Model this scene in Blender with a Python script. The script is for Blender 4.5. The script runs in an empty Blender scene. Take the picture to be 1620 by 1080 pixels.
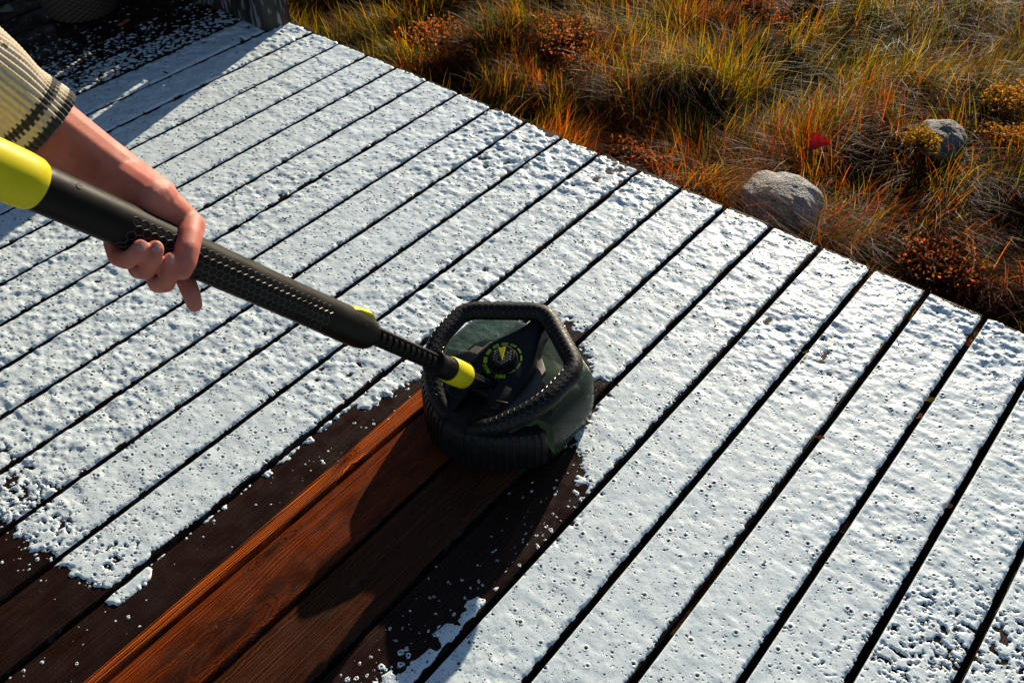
import bpy, math, random
import numpy as np
from mathutils import Matrix, Vector
random.seed(7); rng = np.random.default_rng(11)
S = bpy.context.scene
col = S.collection

# ------------------------------------------------------------------ camera
F = 1440.0; CU, CV = 810.0, 540.0                       # focal length and centre in photo pixels (1620 x 1080)
def _ray(u, v): return np.array([(u-CU)/F, -(v-CV)/F, -1.0])
_ex = -_ray(-1576., -827.); _ex /= np.linalg.norm(_ex)  # X runs along the deck edge, Y along the planks, Z up
_ey = _ray(2530., -932.); _ey /= np.linalg.norm(_ey)
_ey = _ey-_ex*(_ex@_ey); _ey /= np.linalg.norm(_ey)
RM = np.stack([_ex, _ey, np.cross(_ex, _ey)])           # world = RM @ camera
CAM = np.array([2.30665, -1.73200, 1.35588])
cd = bpy.data.cameras.new('camera'); cam = bpy.data.objects.new('camera', cd); col.objects.link(cam)
cam.matrix_world = Matrix([[*RM[0], CAM[0]], [*RM[1], CAM[1]], [*RM[2], CAM[2]], [0, 0, 0, 1]])
cd.sensor_width = 36; cd.lens = 36*F/1620; cd.clip_start = .02; cd.clip_end = 500
S.camera = cam

# ------------------------------------------------------------------ sky, sun, exposure
SUN_EL = math.radians(18); SUN_AZ = math.radians(106)    # direction towards the sun, az from +X
sdir = Vector((math.cos(SUN_EL)*math.cos(SUN_AZ), math.cos(SUN_EL)*math.sin(SUN_AZ), math.sin(SUN_EL)))
W = bpy.data.worlds.new('World'); S.world = W; W.use_nodes = True
nt = W.node_tree; bg = nt.nodes['Background']
sk = nt.nodes.new('ShaderNodeTexSky'); sk.sky_type = 'NISHITA'; sk.sun_disc = False
sk.sun_elevation = SUN_EL; sk.sun_rotation = math.radians(90)-SUN_AZ
sk.dust_density = .3; sk.ozone_density = 1.6
nt.links.new(sk.outputs[0], bg.inputs[0]); bg.inputs[1].default_value = .060
sl = bpy.data.lights.new('sun', 'SUN'); so = bpy.data.objects.new('sun', sl); col.objects.link(so)
sl.energy = 5.0; sl.angle = math.radians(.5); sl.color = (1, .85, .65)
so.rotation_euler = sdir.to_track_quat('Z', 'Y').to_euler(); so.location = (0, 3, 4)
S.view_settings.view_transform = 'Standard'; S.view_settings.look = 'None'
S.view_settings.exposure = .85; S.view_settings.gamma = 1
S.render.engine = 'CYCLES'

# ------------------------------------------------------------------ pixel helpers
def proj(P):
    q = (np.asarray(P, float)-CAM) @ RM
    return np.stack([CU+F*q[..., 0]/-q[..., 2], CV-F*q[..., 1]/-q[..., 2]], -1)
def hit(u, v, z=0.0):
    d = RM @ _ray(u, v); return CAM+d*(z-CAM[2])/d[2]
def at(u, v, dist):
    d = RM @ _ray(u, v); return CAM+d*dist/np.linalg.norm(d)

# ------------------------------------------------------------------ mesh helpers
def mesh_from(name, v, f, smooth=True):
    me = bpy.data.meshes.new(name)
    if isinstance(f, np.ndarray):
        v = np.asarray(v, np.float32); n = f.shape[1]
        me.vertices.add(len(v)); me.vertices.foreach_set('co', v.ravel())
        me.loops.add(f.size); me.loops.foreach_set('vertex_index', f.astype(np.int32).ravel())
        me.polygons.add(len(f)); me.polygons.foreach_set('loop_start', np.arange(len(f), dtype=np.int32)*n)
        me.polygons.foreach_set('loop_total', np.full(len(f), n, np.int32)); me.update(calc_edges=True)
    else:
        me.from_pydata([tuple(map(float, p)) for p in v], [], f); me.update()
    if smooth: me.polygons.foreach_set('use_smooth', np.ones(len(me.polygons), bool))
    return me
def add(name, me, mat=None, parent=None, **props):
    o = bpy.data.objects.new(name, me); col.objects.link(o)
    if mat is not None and me is not None and not me.materials: me.materials.append(mat)
    if parent is not None:
        o.parent = parent; r = parent
        T = Matrix.Identity(4)
        if not parent.get('_local'): T = Matrix.Translation(-parent.location) if parent.parent is None else Matrix.Identity(4)
        o.matrix_parent_inverse = T
    for k, w in props.items(): o[k] = w
    return o
def thing(name, loc, label, cat, group=None, kind=None):
    o = bpy.data.objects.new(name, None); col.objects.link(o); o.location = tuple(loc); o.empty_display_size = .05
    o['label'] = label
    if cat: o['category'] = cat
    if group: o['group'] = group
    if kind: o['kind'] = kind
    return o
def sub(name, me, mat, part, root):
    """sub-part: built in world coordinates, parented to a part that itself is built in world coordinates"""
    o = bpy.data.objects.new(name, me); col.objects.link(o)
    if mat is not None and not me.materials: me.materials.append(mat)
    o.parent = part
    return o
class B:
    def __init__(s): s.v = []; s.f = []
    def poly(s, v, f):
        o = len(s.v); s.v += [tuple(map(float, p)) for p in v]; s.f += [[i+o for i in q] for q in f]
    def box(s, c, h, R=None):
        c = np.asarray(c, float); P = np.array([[x, y, z] for x in (-1, 1) for y in (-1, 1) for z in (-1, 1)], float)*np.asarray(h)
        if R is not None: P = P @ np.asarray(R)          # rows of R are the box axes
        s.poly(P+c, [(0, 1, 3, 2), (4, 6, 7, 5), (0, 4, 5, 1), (2, 3, 7, 6), (0, 2, 6, 4), (1, 5, 7, 3)])
    def tube(s, path, rad, n=12, caps=True, closed=False, up=None, prof=None):
        path = np.asarray(path, float); m = len(path); rad = np.broadcast_to(rad, (m,))
        U, V = frames(path, up); o = len(s.v)
        a = np.arange(n)*2*np.pi/n
        for i in range(m):
            k = 1 if prof is None else prof(i, a)
            ring = path[i]+rad[i]*(np.outer(np.cos(a)*k, U[i])+np.outer(np.sin(a)*k, V[i]))
            s.v += [tuple(p) for p in ring]
        for i in range(m-1):
            for j in range(n):
                s.f.append([o+i*n+j, o+i*n+(j+1) % n, o+(i+1)*n+(j+1) % n, o+(i+1)*n+j])
        if caps:
            s.f.append([o+j for j in range(n)][::-1]); s.f.append([o+(m-1)*n+j for j in range(n)])
    def loft(s, rings, cap0=True, cap1=True):
        o = len(s.v); n = len(rings[0])
        for r in rings: s.v += [tuple(map(float, p)) for p in r]
        for i in range(len(rings)-1):
            for j in range(n):
                s.f.append([o+i*n+j, o+i*n+(j+1) % n, o+(i+1)*n+(j+1) % n, o+(i+1)*n+j])
        if cap0: s.f.append([o+j for j in range(n)][::-1])
        if cap1: s.f.append([o+(len(rings)-1)*n+j for j in range(n)])
    def mesh(s, name, smooth=True, bevel=0, seg=2, sharp=40):
        me = mesh_from(name, s.v, s.f, smooth)
        import bmesh
        bm = bmesh.new(); bm.from_mesh(me); bmesh.ops.recalc_face_normals(bm, faces=bm.faces)
        if bevel:
            es = [e for e in bm.edges if len(e.link_faces) == 2 and e.calc_face_angle(0) > math.radians(30)]
            bmesh.ops.bevel(bm, geom=es, offset=bevel, segments=seg, profile=.5, affect='EDGES', clamp_overlap=True)
        if smooth:
            for e in bm.edges:
                e.smooth = not (len(e.link_faces) == 2 and e.calc_face_angle(0) > math.radians(sharp))
            for f in bm.faces: f.smooth = True
        bm.to_mesh(me); bm.free()
        return me
def frames(path, up=None):
    m = len(path); T = np.gradient(path, axis=0); T /= np.linalg.norm(T, axis=1)[:, None]
    u = np.array(up if up is not None else ([0, 0, 1] if abs(T[0][2]) < .9 else [1, 0, 0]), float)
    U = np.zeros((m, 3)); V = np.zeros((m, 3))
    for i in range(m):
        u = u-T[i]*(u@T[i]); u /= np.linalg.norm(u); U[i] = u; V[i] = np.cross(T[i], u)
    return U, V
def fillet(pts, r, n=6):
    pts = [np.asarray(p, float) for p in pts]; out = [pts[0]]
    for a, b, c in zip(pts, pts[1:], pts[2:]):
        la, lc = np.linalg.norm(a-b), np.linalg.norm(c-b); d = min(r, la*.45, lc*.45)
        p, q = b+(a-b)/la*d, b+(c-b)/lc*d
        out += [(1-t)**2*p+2*t*(1-t)*b+t*t*q for t in np.linspace(0, 1, n)]
    return np.array(out+[pts[-1]])
def resample(path, n):
    d = np.r_[0, np.cumsum(np.linalg.norm(np.diff(path, axis=0), axis=1))]; t = np.linspace(0, d[-1], n)
    return np.stack([np.interp(t, d, path[:, i]) for i in range(3)], 1)
_TAB = np.random.default_rng(3).random((256, 256))
def vn(x, y, s=0):
    x = np.asarray(x, float)+s*17.13; y = np.asarray(y, float)+s*5.71
    xi = np.floor(x).astype(int); yi = np.floor(y).astype(int); fx = x-xi; fy = y-yi
    fx = fx*fx*fx*(fx*(fx*6-15)+10); fy = fy*fy*fy*(fy*(fy*6-15)+10)
    a = _TAB[xi & 255, yi & 255]; b = _TAB[(xi+1) & 255, yi & 255]; c = _TAB[xi & 255, (yi+1) & 255]; d = _TAB[(xi+1) & 255, (yi+1) & 255]
    return (a*(1-fx)+b*fx)*(1-fy)+(c*(1-fx)+d*fx)*fy
def sm(a, b, x): t = np.clip((x-a)/(b-a), 0, 1); return t*t*(3-2*t)
def polydist(P, poly):
    """signed distance (positive inside) of points P (n,2) to polygon"""
    poly = np.asarray(poly, float); d = np.full(len(P), 1e9); ins = np.zeros(len(P), bool)
    for a, b in zip(poly, np.roll(poly, -1, 0)):
        ab = b-a; t = np.clip(((P-a)@ab)/(ab@ab), 0, 1); d = np.minimum(d, np.linalg.norm(P-(a+t[:, None]*ab), axis=1))
        c = (a[1] > P[:, 1]) != (b[1] > P[:, 1])
        with np.errstate(divide='ignore', invalid='ignore'):
            xi = a[0]+(P[:, 1]-a[1])*(b[0]-a[0])/(b[1]-a[1])
        ins ^= c & (P[:, 0] < xi)
    return np.where(ins, d, -d)
def px_poly(pts, z=0): return np.array([hit(u, v, z)[:2] for u, v in pts])

# ------------------------------------------------------------------ material helpers
class NT:
    def __init__(s, name):
        s.m = bpy.data.materials.new(name); s.m.use_nodes = True; s.t = s.m.node_tree; s.n = s.t.nodes; s.p = s.n['Principled BSDF']
        s.out = s.n['Material Output']
    def new(s, typ, ins=None, **kw):
        x = s.n.new(typ)
        for k, w in kw.items(): setattr(x, k, w)
        for k, w in (ins or {}).items(): s.set(x.inputs[k], w)
        return x
    def set(s, sock, w):
        if isinstance(w, bpy.types.NodeSocket): s.t.links.new(w, sock)
        elif isinstance(w, bpy.types.Node): s.t.links.new(w.outputs[0], sock)
        else:
            if isinstance(w, (tuple, list)) and sock.type == 'RGBA' and len(w) == 3: w = (*w, 1)
            sock.default_value = w
    def P(s, **kw):
        for k, w in kw.items(): s.set(s.p.inputs[k.replace('_', ' ')], w)
        return s.m
    def math(s, op, a, b=None, c=None, clamp=False):
        x = s.new('ShaderNodeMath', operation=op, use_clamp=clamp); s.set(x.inputs[0], a)
        if b is not None: s.set(x.inputs[1], b)
        if c is not None: s.set(x.inputs[2], c)
        return x.outputs[0]
    def mr(s, v, a, b, c=0., d=1., smooth=True):
        x = s.new('ShaderNodeMapRange', interpolation_type='SMOOTHSTEP' if smooth else 'LINEAR')
        for i, w in enumerate((v, a, b, c, d)): s.set(x.inputs[i], w)
        return x.outputs[0]
    def mix(s, f, a, b, blend='MIX'):
        x = s.new('ShaderNodeMix', data_type='RGBA', blend_type=blend); s.set(x.inputs[0], f); s.set(x.inputs[6], a); s.set(x.inputs[7], b); return x.outputs[2]
    def pos(s): return s.new('ShaderNodeNewGeometry').outputs['Position']
    def obj(s): return s.new('ShaderNodeTexCoord').outputs['Object']
    def scale(s, v, sc, loc=(0, 0, 0)):
        x = s.new('ShaderNodeMapping'); s.set(x.inputs[0], v); s.set(x.inputs['Scale'], sc); s.set(x.inputs['Location'], loc); return x.outputs[0]
    def noise(s, v, sc, det=3, rough=.55, dist=0., what=0):
        x = s.new('ShaderNodeTexNoise'); s.set(x.inputs['Vector'], v); s.set(x.inputs['Scale'], sc); x.inputs['Detail'].default_value = det
        x.inputs['Roughness'].default_value = rough; x.inputs['Distortion'].default_value = dist; return x.outputs[what]
    def vor(s, v, sc, feat='F1', rand=1.):
        x = s.new('ShaderNodeTexVoronoi', feature=feat); s.set(x.inputs['Vector'], v); s.set(x.inputs['Scale'], sc); x.inputs['Randomness'].default_value = rand; return x
    def bump(s, h, strength=.5, dist=.001, normal=None):
        x = s.new('ShaderNodeBump'); s.set(x.inputs['Height'], h); x.inputs['Strength'].default_value = strength; x.inputs['Distance'].default_value = dist
        if normal is not None: s.set(x.inputs['Normal'], normal)
        return x.outputs[0]
    def attr(s, name, out='Color'):
        return s.new('ShaderNodeAttribute', attribute_name=name).outputs[out]
def plastic(name, c, rough=.45, bumpsc=900, bs=.15, spec=.20):
    n = NT(name); h = n.noise(n.obj(), bumpsc, 2)
    d = n.noise(n.obj(), 40, 4)
    n.P(Base_Color=n.mix(n.mr(d, .45, .8, 0, .5), c, tuple(min(1, x*1.3+.006) for x in c)), Roughness=n.mr(d, .3, .7, rough-.07, rough+.09), Normal=n.bump(h, bs, .0004), Specular_IOR_Level=spec)
    return n.m

# ------------------------------------------------------------------ deck constants
PITCH = .127; GAP = .0108; PW = PITCH-GAP; PT = .028
YEND = -3.1; K0, K1 = -14, 25

# wood: wet dark boards, the scrubbed swath shows its orange grain
def wood_mat():
    n = NT('wet_deck_wood'); P = n.pos()
    sx = n.new('ShaderNodeSeparateXYZ', {0: P}); X, Y = sx.outputs[0], sx.outputs[1]
    rnd = n.new('ShaderNodeObjectInfo').outputs['Random']
    off = n.math('MULTIPLY', rnd, 37.)
    gx = X
    knotmask = None; ringd = None
    for (u, v, rx, ry, k) in [(545, 728, .011, .028, .02), (365, 1010, .023, .10, .030), (745, 795, .013, .03, .02), (210, 700, .012, .04, .02), (120, 1010, .012, .04, .016), (430, 870, .012, .05, .014)]:
        c = hit(u, v)
        dx = n.math('DIVIDE', n.math('SUBTRACT', X, float(c[0])), rx); dy = n.math('DIVIDE', n.math('SUBTRACT', Y, float(c[1])), ry)
        wob = n.math('MULTIPLY', n.math('SUBTRACT', n.noise(P, 35, 2), .5), .7)
        d = n.math('ADD', n.math('SQRT', n.math('ADD', n.math('MULTIPLY', dx, dx), n.math('MULTIPLY', dy, dy))), wob)
        e = n.math('EXPONENT', n.math('MULTIPLY', n.math('MULTIPLY', d, d), -.35))
        sg = n.math('DIVIDE', dx, n.math('ADD', n.math('ABSOLUTE', d), .35))
        gx = n.math('ADD', gx, n.math('MULTIPLY', n.math('MULTIPLY', e, sg), k))
        km = n.mr(d, .15, .75, .8, 0)
        rg = n.math('MULTIPLY', n.mr(n.math('SINE', n.math('MULTIPLY', d, 21.)), -.2, .9), n.mr(d, .9, 1.7, .75, 0)); km = n.math('MAXIMUM', km, rg)
        knotmask = km if knotmask is None else n.math('MAXIMUM', knotmask, km)
    cv = n.new('ShaderNodeCombineXYZ'); n.set(cv.inputs[0], n.math('ADD', gx, off)); n.set(cv.inputs[1], n.math('ADD', n.math('MULTIPLY', Y, .045), off)); n.set(cv.inputs[2], off)
    cv2 = n.new('ShaderNodeCombineXYZ'); n.set(cv2.inputs[0], n.math('ADD', gx, off)); n.set(cv2.inputs[1], n.math('ADD', n.math('MULTIPLY', Y, .012), off)); n.set(cv2.inputs[2], off)
    broad = n.noise(cv, 42, 3, .6); fine = n.noise(cv2, 420, 3, .65); mid = n.noise(cv2, 150, 3, .6)
    wav = n.math('SINE', n.math('ADD', n.math('MULTIPLY', gx, 1500.), n.math('MULTIPLY', broad, 26.)))
    line = n.mr(n.math('ADD', n.math('MULTIPLY', wav, .3), n.math('ADD', fine, n.math('MULTIPLY', mid, .6))), .45, 1.15)
    blot = n.noise(n.scale(P, (1, .35, 1)), 16, 5, .65)
    clean = n.mix(line, (.036, .0078, .0018), (.42, .070, .0070))
    clean = n.mix(n.mr(broad, .38, .66, .0, .8), clean, (.145, .029, .0052))
    clean = n.mix(n.mr(blot, .46, .64, 0, .85), clean, (.030, .0095, .0040))
    dirty = n.mix(line, (.0060, .0034, .0026), (.028, .0105, .0060))
    dirty = n.mix(n.mr(blot, .42, .70, 0, .7), dirty, (.016, .0095, .0075))
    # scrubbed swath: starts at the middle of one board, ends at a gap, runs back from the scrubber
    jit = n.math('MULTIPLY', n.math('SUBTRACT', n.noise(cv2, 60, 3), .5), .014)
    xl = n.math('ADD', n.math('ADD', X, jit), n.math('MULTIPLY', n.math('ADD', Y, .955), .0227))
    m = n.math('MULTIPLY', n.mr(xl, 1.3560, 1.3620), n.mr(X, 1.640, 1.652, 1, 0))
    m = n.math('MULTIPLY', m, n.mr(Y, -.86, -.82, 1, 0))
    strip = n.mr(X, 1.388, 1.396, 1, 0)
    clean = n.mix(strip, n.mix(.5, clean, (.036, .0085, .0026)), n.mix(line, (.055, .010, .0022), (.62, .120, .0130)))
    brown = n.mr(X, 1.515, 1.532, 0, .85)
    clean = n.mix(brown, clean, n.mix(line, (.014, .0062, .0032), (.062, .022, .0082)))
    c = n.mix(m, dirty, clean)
    c = n.mix(n.math('MULTIPLY', knotmask, .9), c, (.016, .0055, .0025))
    # long crack on the browner board
    a, b = hit(455, 985), hit(715, 800)
    # grime and dried suds on the board sides
    nz = n.new('ShaderNodeSeparateXYZ', {0: n.new('ShaderNodeNewGeometry').outputs['True Normal']}).outputs[2]
    side = n.math('MULTIPLY', n.mr(n.math('ABSOLUTE', nz), .3, .7, 1, 0), n.mr(n.noise(n.scale(P, (1, .6, 1)), 70, 3), .50, .62))
    c = n.mix(n.math('MULTIPLY', side, .75), c, (.060, .060, .068))
    hgt = n.math('ADD', n.math('MULTIPLY', line, .6), n.math('MULTIPLY', n.noise(P, 260, 3), .4))
    wet = n.noise(P, 22, 4)
    n.P(Base_Color=c, Roughness=n.mr(wet, .35, .65, .26, .6), Specular_IOR_Level=.11, Normal=n.bump(hgt, .9, .0016))
    return n.m
M_WOOD = wood_mat()

# ------------------------------------------------------------------ ground (one sheet to the horizon)
def zg(x, y):
    z = -.27+.10*(vn(x*2.1, y*2.1, 1)-.5)+.13*(vn(x*4.6, y*4.6, 2)-.5)+.04*(vn(x*13, y*13, 3)-.5)
    return z+.05*sm(.3, 2.5, y)
def ground():
    n = NT('bog_soil'); P = n.pos()
    a = n.noise(P, 9, 6, .65); b = n.noise(P, 60, 5, .7)
    c = n.mix(n.mr(a, .35, .65), (.007, .0045, .0022), (.030, .015, .003)); c = n.mix(n.mr(b, .55, .75), c, (.04, .020, .005))
    n.P(Base_Color=c, Roughness=1., Specular_IOR_Level=.05, Normal=n.bump(b, 1, .012))
    fx = np.r_[-60, -20, -8, -4, np.arange(-2, 4.5, .05), 7, 12, 25, 60]; fy = np.r_[-60, -20, -8, -4, np.arange(-2, 4.2, .05), 7, 14, 28, 60]
    gx, gy = np.meshgrid(fx, fy, indexing='ij'); z = zg(gx, gy); z[gy < -.05] -= .08
    v = np.stack([gx, gy, z], -1).reshape(-1, 3); ny = len(fy); i = np.arange(len(fx)-1)[:, None]*ny+np.arange(ny-1)[None]
    f = np.stack([i, i+ny, i+ny+1, i+1], -1).reshape(-1, 4)
    add('ground', mesh_from('ground', v, f), n.m, kind='structure')
ground()

# ------------------------------------------------------------------ deck of single planks on joists
def deck():
    d = thing('deck', (0, 0, 0), 'timber deck of dark boards under white soap foam beside wild grass', None, kind='structure')
    prof = [(-PW/2, -PT), (-PW/2, -.004), (-PW/2+.0012, -.0014), (-PW/2+.004, 0), (PW/2-.004, 0), (PW/2-.0012, -.0014), (PW/2, -.004), (PW/2, -PT)]
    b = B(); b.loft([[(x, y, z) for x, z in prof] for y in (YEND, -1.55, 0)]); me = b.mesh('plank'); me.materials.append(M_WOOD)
    r = random.Random(5)
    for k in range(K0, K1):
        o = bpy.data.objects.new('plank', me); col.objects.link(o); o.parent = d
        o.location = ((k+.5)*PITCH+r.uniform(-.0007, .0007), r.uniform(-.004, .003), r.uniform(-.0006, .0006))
    jm = plastic('joist_wood', (.030, .019, .012), .7, 120, .5, .2)
    b = B(); b.box((0, 0, 0), ((K1-K0)*PITCH/2, .024, .07)); jme = b.mesh('joist', False, .003); jme.materials.append(jm)
    for y in (-.10, -.70, -1.30, -1.90, -2.5, -3.0):
        o = bpy.data.objects.new('joist', jme); col.objects.link(o); o.parent = d; o.location = ((K0+K1)*PITCH/2, y, -PT-.0715)
deck()

# ------------------------------------------------------------------ soap foam
BARE = px_poly([(-120, 790), (0, 808), (14, 834), (20, 836), (60, 868), (96, 884), (100, 896), (135, 922), (165, 936), (192, 926), (208, 908), (556, 645),
                (562, 652), (585, 648), (604, 628), (628, 616), (652, 606), (664, 598), (700, 560), (760, 560), (850, 540), (905, 505), (921, 540), (929, 585), (944, 600), (960, 606),
                (958, 622), (941, 646), (926, 665), (915, 680), (911, 713), (921, 738), (913, 762), (931, 783), (956, 762), (862, 870), (776, 944), (745, 952), (722, 984), (700, 994), (694, 1022), (650, 1040),
                (628, 1062), (590, 1072), (560, 1092), (480, 1150), (400, 1230), (-500, 1500), (-600, 900)])
PATCH = px_poly([(168, 950), (186, 956), (205, 945), (240, 915), (243, 898), (230, 895), (205, 915), (180, 938)])
SPARSE_BR = px_poly([(1290, 1150), (1370, 985), (1440, 930), (1530, 925), (1600, 930), (1700, 890), (1760, 1150)])
SPARSE_L = px_poly([(-60, 690), (20, 675), (70, 720), (110, 790), (160, 830), (240, 850), (190, 930), (100, 890), (-60, 820)])
CLEANZONE = BARE
def in_view(P, m=50):
    q = proj(P); return (q[..., 0] > -m) & (q[..., 0] < 1620+m) & (q[..., 1] > -m) & (q[..., 1] < 1080+m)
def foam():
    V = []; Fc = []; A = []; base = 0; r = np.random.default_rng(21)
    for k in range(K0, K1):
        xa, xb = k*PITCH+GAP/2, (k+1)*PITCH-GAP/2; xc = (xa+xb)/2
        yy = np.arange(YEND+.01, 0, .02); pts = np.stack([np.full(len(yy), xc), yy, np.zeros(len(yy))], 1)
        vis = in_view(pts, 70); dist = np.linalg.norm(pts-CAM, axis=1)
        dmin = dist[vis].min() if vis.any() else 8.
        step = np.where(vis, dist/910*1.05, .03)
        cum = np.r_[0, np.cumsum(.02/step)]; nY = int(cum[-1]); ys = np.interp(np.linspace(0, cum[-1], nY), cum, np.r_[yy, -.001])
        nX = max(6, int((xb-xa)/(dmin/910*1.05)) if vis.any() else 6); xs = np.linspace(xa+.0008, xb-.0008, nX)
        X, Y = np.meshgrid(xs, ys, indexing='ij'); x = X.ravel(); y = Y.ravel(); Pt = np.stack([x, y], 1)
        # coverage
        cov = np.ones(len(x))
        wob = (vn(x*60, y*60, 4)-.5)*.026+(vn(x*200, y*200, 5)-.5)*.014
        if 6 <= k <= 14:
            sd = polydist(Pt, BARE); cov = np.where(sd > 0, 0., 1.)
            cov = 1-sm(-.010, .006, sd+wob)
            pd = polydist(Pt, PATCH); cov = np.maximum(cov, sm(-.002, .004, pd+wob*.4))
        lowc = np.zeros(len(x))
        if k >= 15: lowc = np.maximum(lowc, .45*sm(-.14, .12, polydist(Pt, SPARSE_BR)+wob*3))
        if 4 <= k <= 10: lowc = np.maximum(lowc, .52*sm(-.06, .10, polydist(Pt, SPARSE_L)+wob*3))
        if k <= -3: lowc = np.maximum(lowc, {-3: .72, -4: .86, -5: .97}.get(k, 1.05)+0*x+.10*np.clip((y+.45)/.3, -1.5, 1))
        if k == -2: lowc = np.maximum(lowc, .28*sm(-.25, -.08, y))
        if k >= 8: lowc = np.maximum(lowc, .28*sm(-.16, -.015, y)*(vn(x*9, y*9, 8) > .15))
        nn = .55*vn(x*125, y*125, 6)+.30*vn(x*270, y*270, 7)+.15*vn(x*560, y*560, 9)
        thin = np.clip(lowc*1.0, 0, 1.2)
        sheet = sm(-.05, .13, nn*1.05+.02-thin*.95)*(lowc < 1.02)
        sheet = np.where(lowc < .02, 1, sheet)*cov
        # ragged long edges, bare rim at the board ends
        e = np.minimum(x-xa, xb-x); rag = .0018+.0085*vn(y*60, x*0+k*3.3, 10)**1.5+.0035*vn(y*260, x*0+k*1.7, 11)
        eL = x-xa; eR = xb-x; sheet *= sm(0, 1, (eL-.0004)/(.0012+.0018*vn(y*90, x*0+k*2.3, 19)))*sm(0, 1, (eR-.0004)/rag)
        sheet *= sm(.001, .007, -y-.010*vn(x*120, x*0+k, 12))
        # relief: rolling lumps, wrinkles, small beads
        rel = .0095*(vn(x*30, y*38, 13)-.5)+.0072*(vn(x*70, y*95, 14)-.5)+.0024*(vn(x*170, y*210, 15)-.5)+.0006*(vn(x*430, y*430, 16)-.5)
        amp = .45+.85*sm(.35, .75, vn(x*3.1, y*3.1, 17))+.18*sm(-.7, -.1, y)
        amp = np.where((k >= 13), amp*(.55+.50*sm(-.75, -.2, y)), amp*(.72+.3*sm(-.9, -.2, y)))
        h = -.0012+sheet*(.0040+np.clip(rel*amp*.45, -.0030, .02))
        H = h.reshape(X.shape); pore = np.zeros_like(H)
        # popped bubbles: round pits with a raised lip
        if vis.any():
            yv = yy[vis]; y0, y1 = yv.min(), yv.max(); area = (y1-y0)*(xb-xa)
            nb = int(area*(5200 if k >= 12 else 7500))
            R = .0008+.0009*r.pareto(2.7, nb); R = np.clip(R, .0008, .0032)
            bx = r.uniform(xa+.003, xb-.003, nb); by = r.uniform(y0, y1, nb)
            lc = lowc.reshape(X.shape)
            for cx, cy, rr in zip(bx, by, R):
                i0, i1 = np.searchsorted(xs, (cx-2.2*rr, cx+2.2*rr)); j0, j1 = np.searchsorted(ys, (cy-2.2*rr, cy+2.2*rr))
                if i1 <= i0 or j1 <= j0: continue
                q = np.hypot(X[i0:i1, j0:j1]-cx, Y[i0:i1, j0:j1]-cy)/rr; hh = H[i0:i1, j0:j1]
                if hh.max() < .001: continue
                ok = hh > 0
                H[i0:i1, j0:j1] = np.where(ok, hh+rr*.40*np.exp(-((q-1.15)/.42)**2)-np.clip(1-(q/.95)**2, 0, 1)*min(.0036, rr*2.2), hh)
                pore[i0:i1, j0:j1] = np.maximum(pore[i0:i1, j0:j1], np.clip((1.0-q)/.35, 0, 1))
            # beads of foam on thin or scrubbed places
            def beads(nb, rmin, rmax, test, pw=2.):
                RR = rmin+(rmax-rmin)*r.random(nb)**pw; bx = r.uniform(xa+.002, xb-.002, nb); by = r.uniform(y0, y1, nb)
                for cx, cy, rr in zip(bx, by, RR):
                    if not test(cx, cy): continue
                    i0, i1 = np.searchsorted(xs, (cx-rr, cx+rr)); j0, j1 = np.searchsorted(ys, (cy-rr, cy+rr))
                    if i1 <= i0 or j1 <= j0: continue
                    ddx, ddy = X[i0:i1, j0:j1]-cx, Y[i0:i1, j0:j1]-cy; an = np.arctan2(ddy, ddx); ph = r.random(3)*6.28; q = np.hypot(ddx, ddy)/rr*(1.22+.16*np.sin(2*an+ph[0])+.12*np.sin(3*an+ph[1])+.06*np.sin(5*an+ph[2]))
                    dome = -.0012+(.0012+rr*.42)*np.sqrt(np.clip(1-q*q, 0, 1))
                    pit = rr > .0028
                    if pit: dome = dome-rr*.7*np.clip(1-(q/.38)**2, 0, 1)
                    H[i0:i1, j0:j1] = np.maximum(H[i0:i1, j0:j1], dome)
                    if pit: pore[i0:i1, j0:j1] = np.maximum(pore[i0:i1, j0:j1], np.clip((.36-q)/.15, 0, 1))
            lcf = lambda cx, cy: lc[min(nX-1, np.searchsorted(xs, cx)), min(nY-1, np.searchsorted(ys, cy))]
            if k >= 14: beads(int(area*9000), .0016, .0075, lambda a, c: r.random() < lcf(a, c)*1.3, 2.4)
            if 4 <= k <= 9: beads(int(area*7000), .0014, .0055, lambda a, c: r.random() < lcf(a, c)*1.3, 2.2)
            if k == -3: beads(int(area*9000), .003, .0085, lambda a, c: True, 1.5)
            if k == -4: beads(int(area*7000), .0022, .0065, lambda a, c: r.random() < .9*sm(-.2, -.55, c)+.35, 1.8)
            if k == -5: beads(int(area*5500), .002, .0055, lambda a, c: r.random() < .9*sm(-.3, -.7, c)+.12, 2)
            if k <= -6: beads(int(area*900), .0015, .004, lambda a, c: True, 2)
            if k == 10: beads(int(area*4200), .0007, .0044, lambda a, c: a < 1.362 and r.random() < .25+.75*vn(a*14, c*14, 31)**1.5, 3.2)
            if k in (7, 8, 9):
                beads(int(area*4500), .0010, .0034, lambda a, c: -.035-.03*r.random() < -float(polydist(np.array([[a, c]]), BARE)[0]) < .004, 2)
            if k in (11, 12): beads(int(area*350), .0008, .002, lambda a, c: c > -1.25, 2)
            if k == 13:
                beads(int(area*12000), .0007, .0050, lambda a, c: r.random() < (.35+.65*sm(1.66, 1.72, a))*(.5+.5*vn(a*12, c*12, 32)), 3.0)
                beads(int(area*2500), .0025, .0085, lambda a, c: float(polydist(np.array([[a, c]]), BARE)[0]) < .025 and r.random() < .6, 1.5)
            if k == 12: beads(int(area*5000), .0015, .006, lambda a, c: 0 < float(polydist(np.array([[a, c]]), BARE)[0]) < .03 and c > -.8, 2)
        i = np.arange(nX-1)[:, None]*nY+np.arange(nY-1)[None]
        keep = np.maximum(np.maximum(H[:-1, :-1], H[1:, :-1]), np.maximum(H[:-1, 1:], H[1:, 1:])) > -.0002
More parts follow.
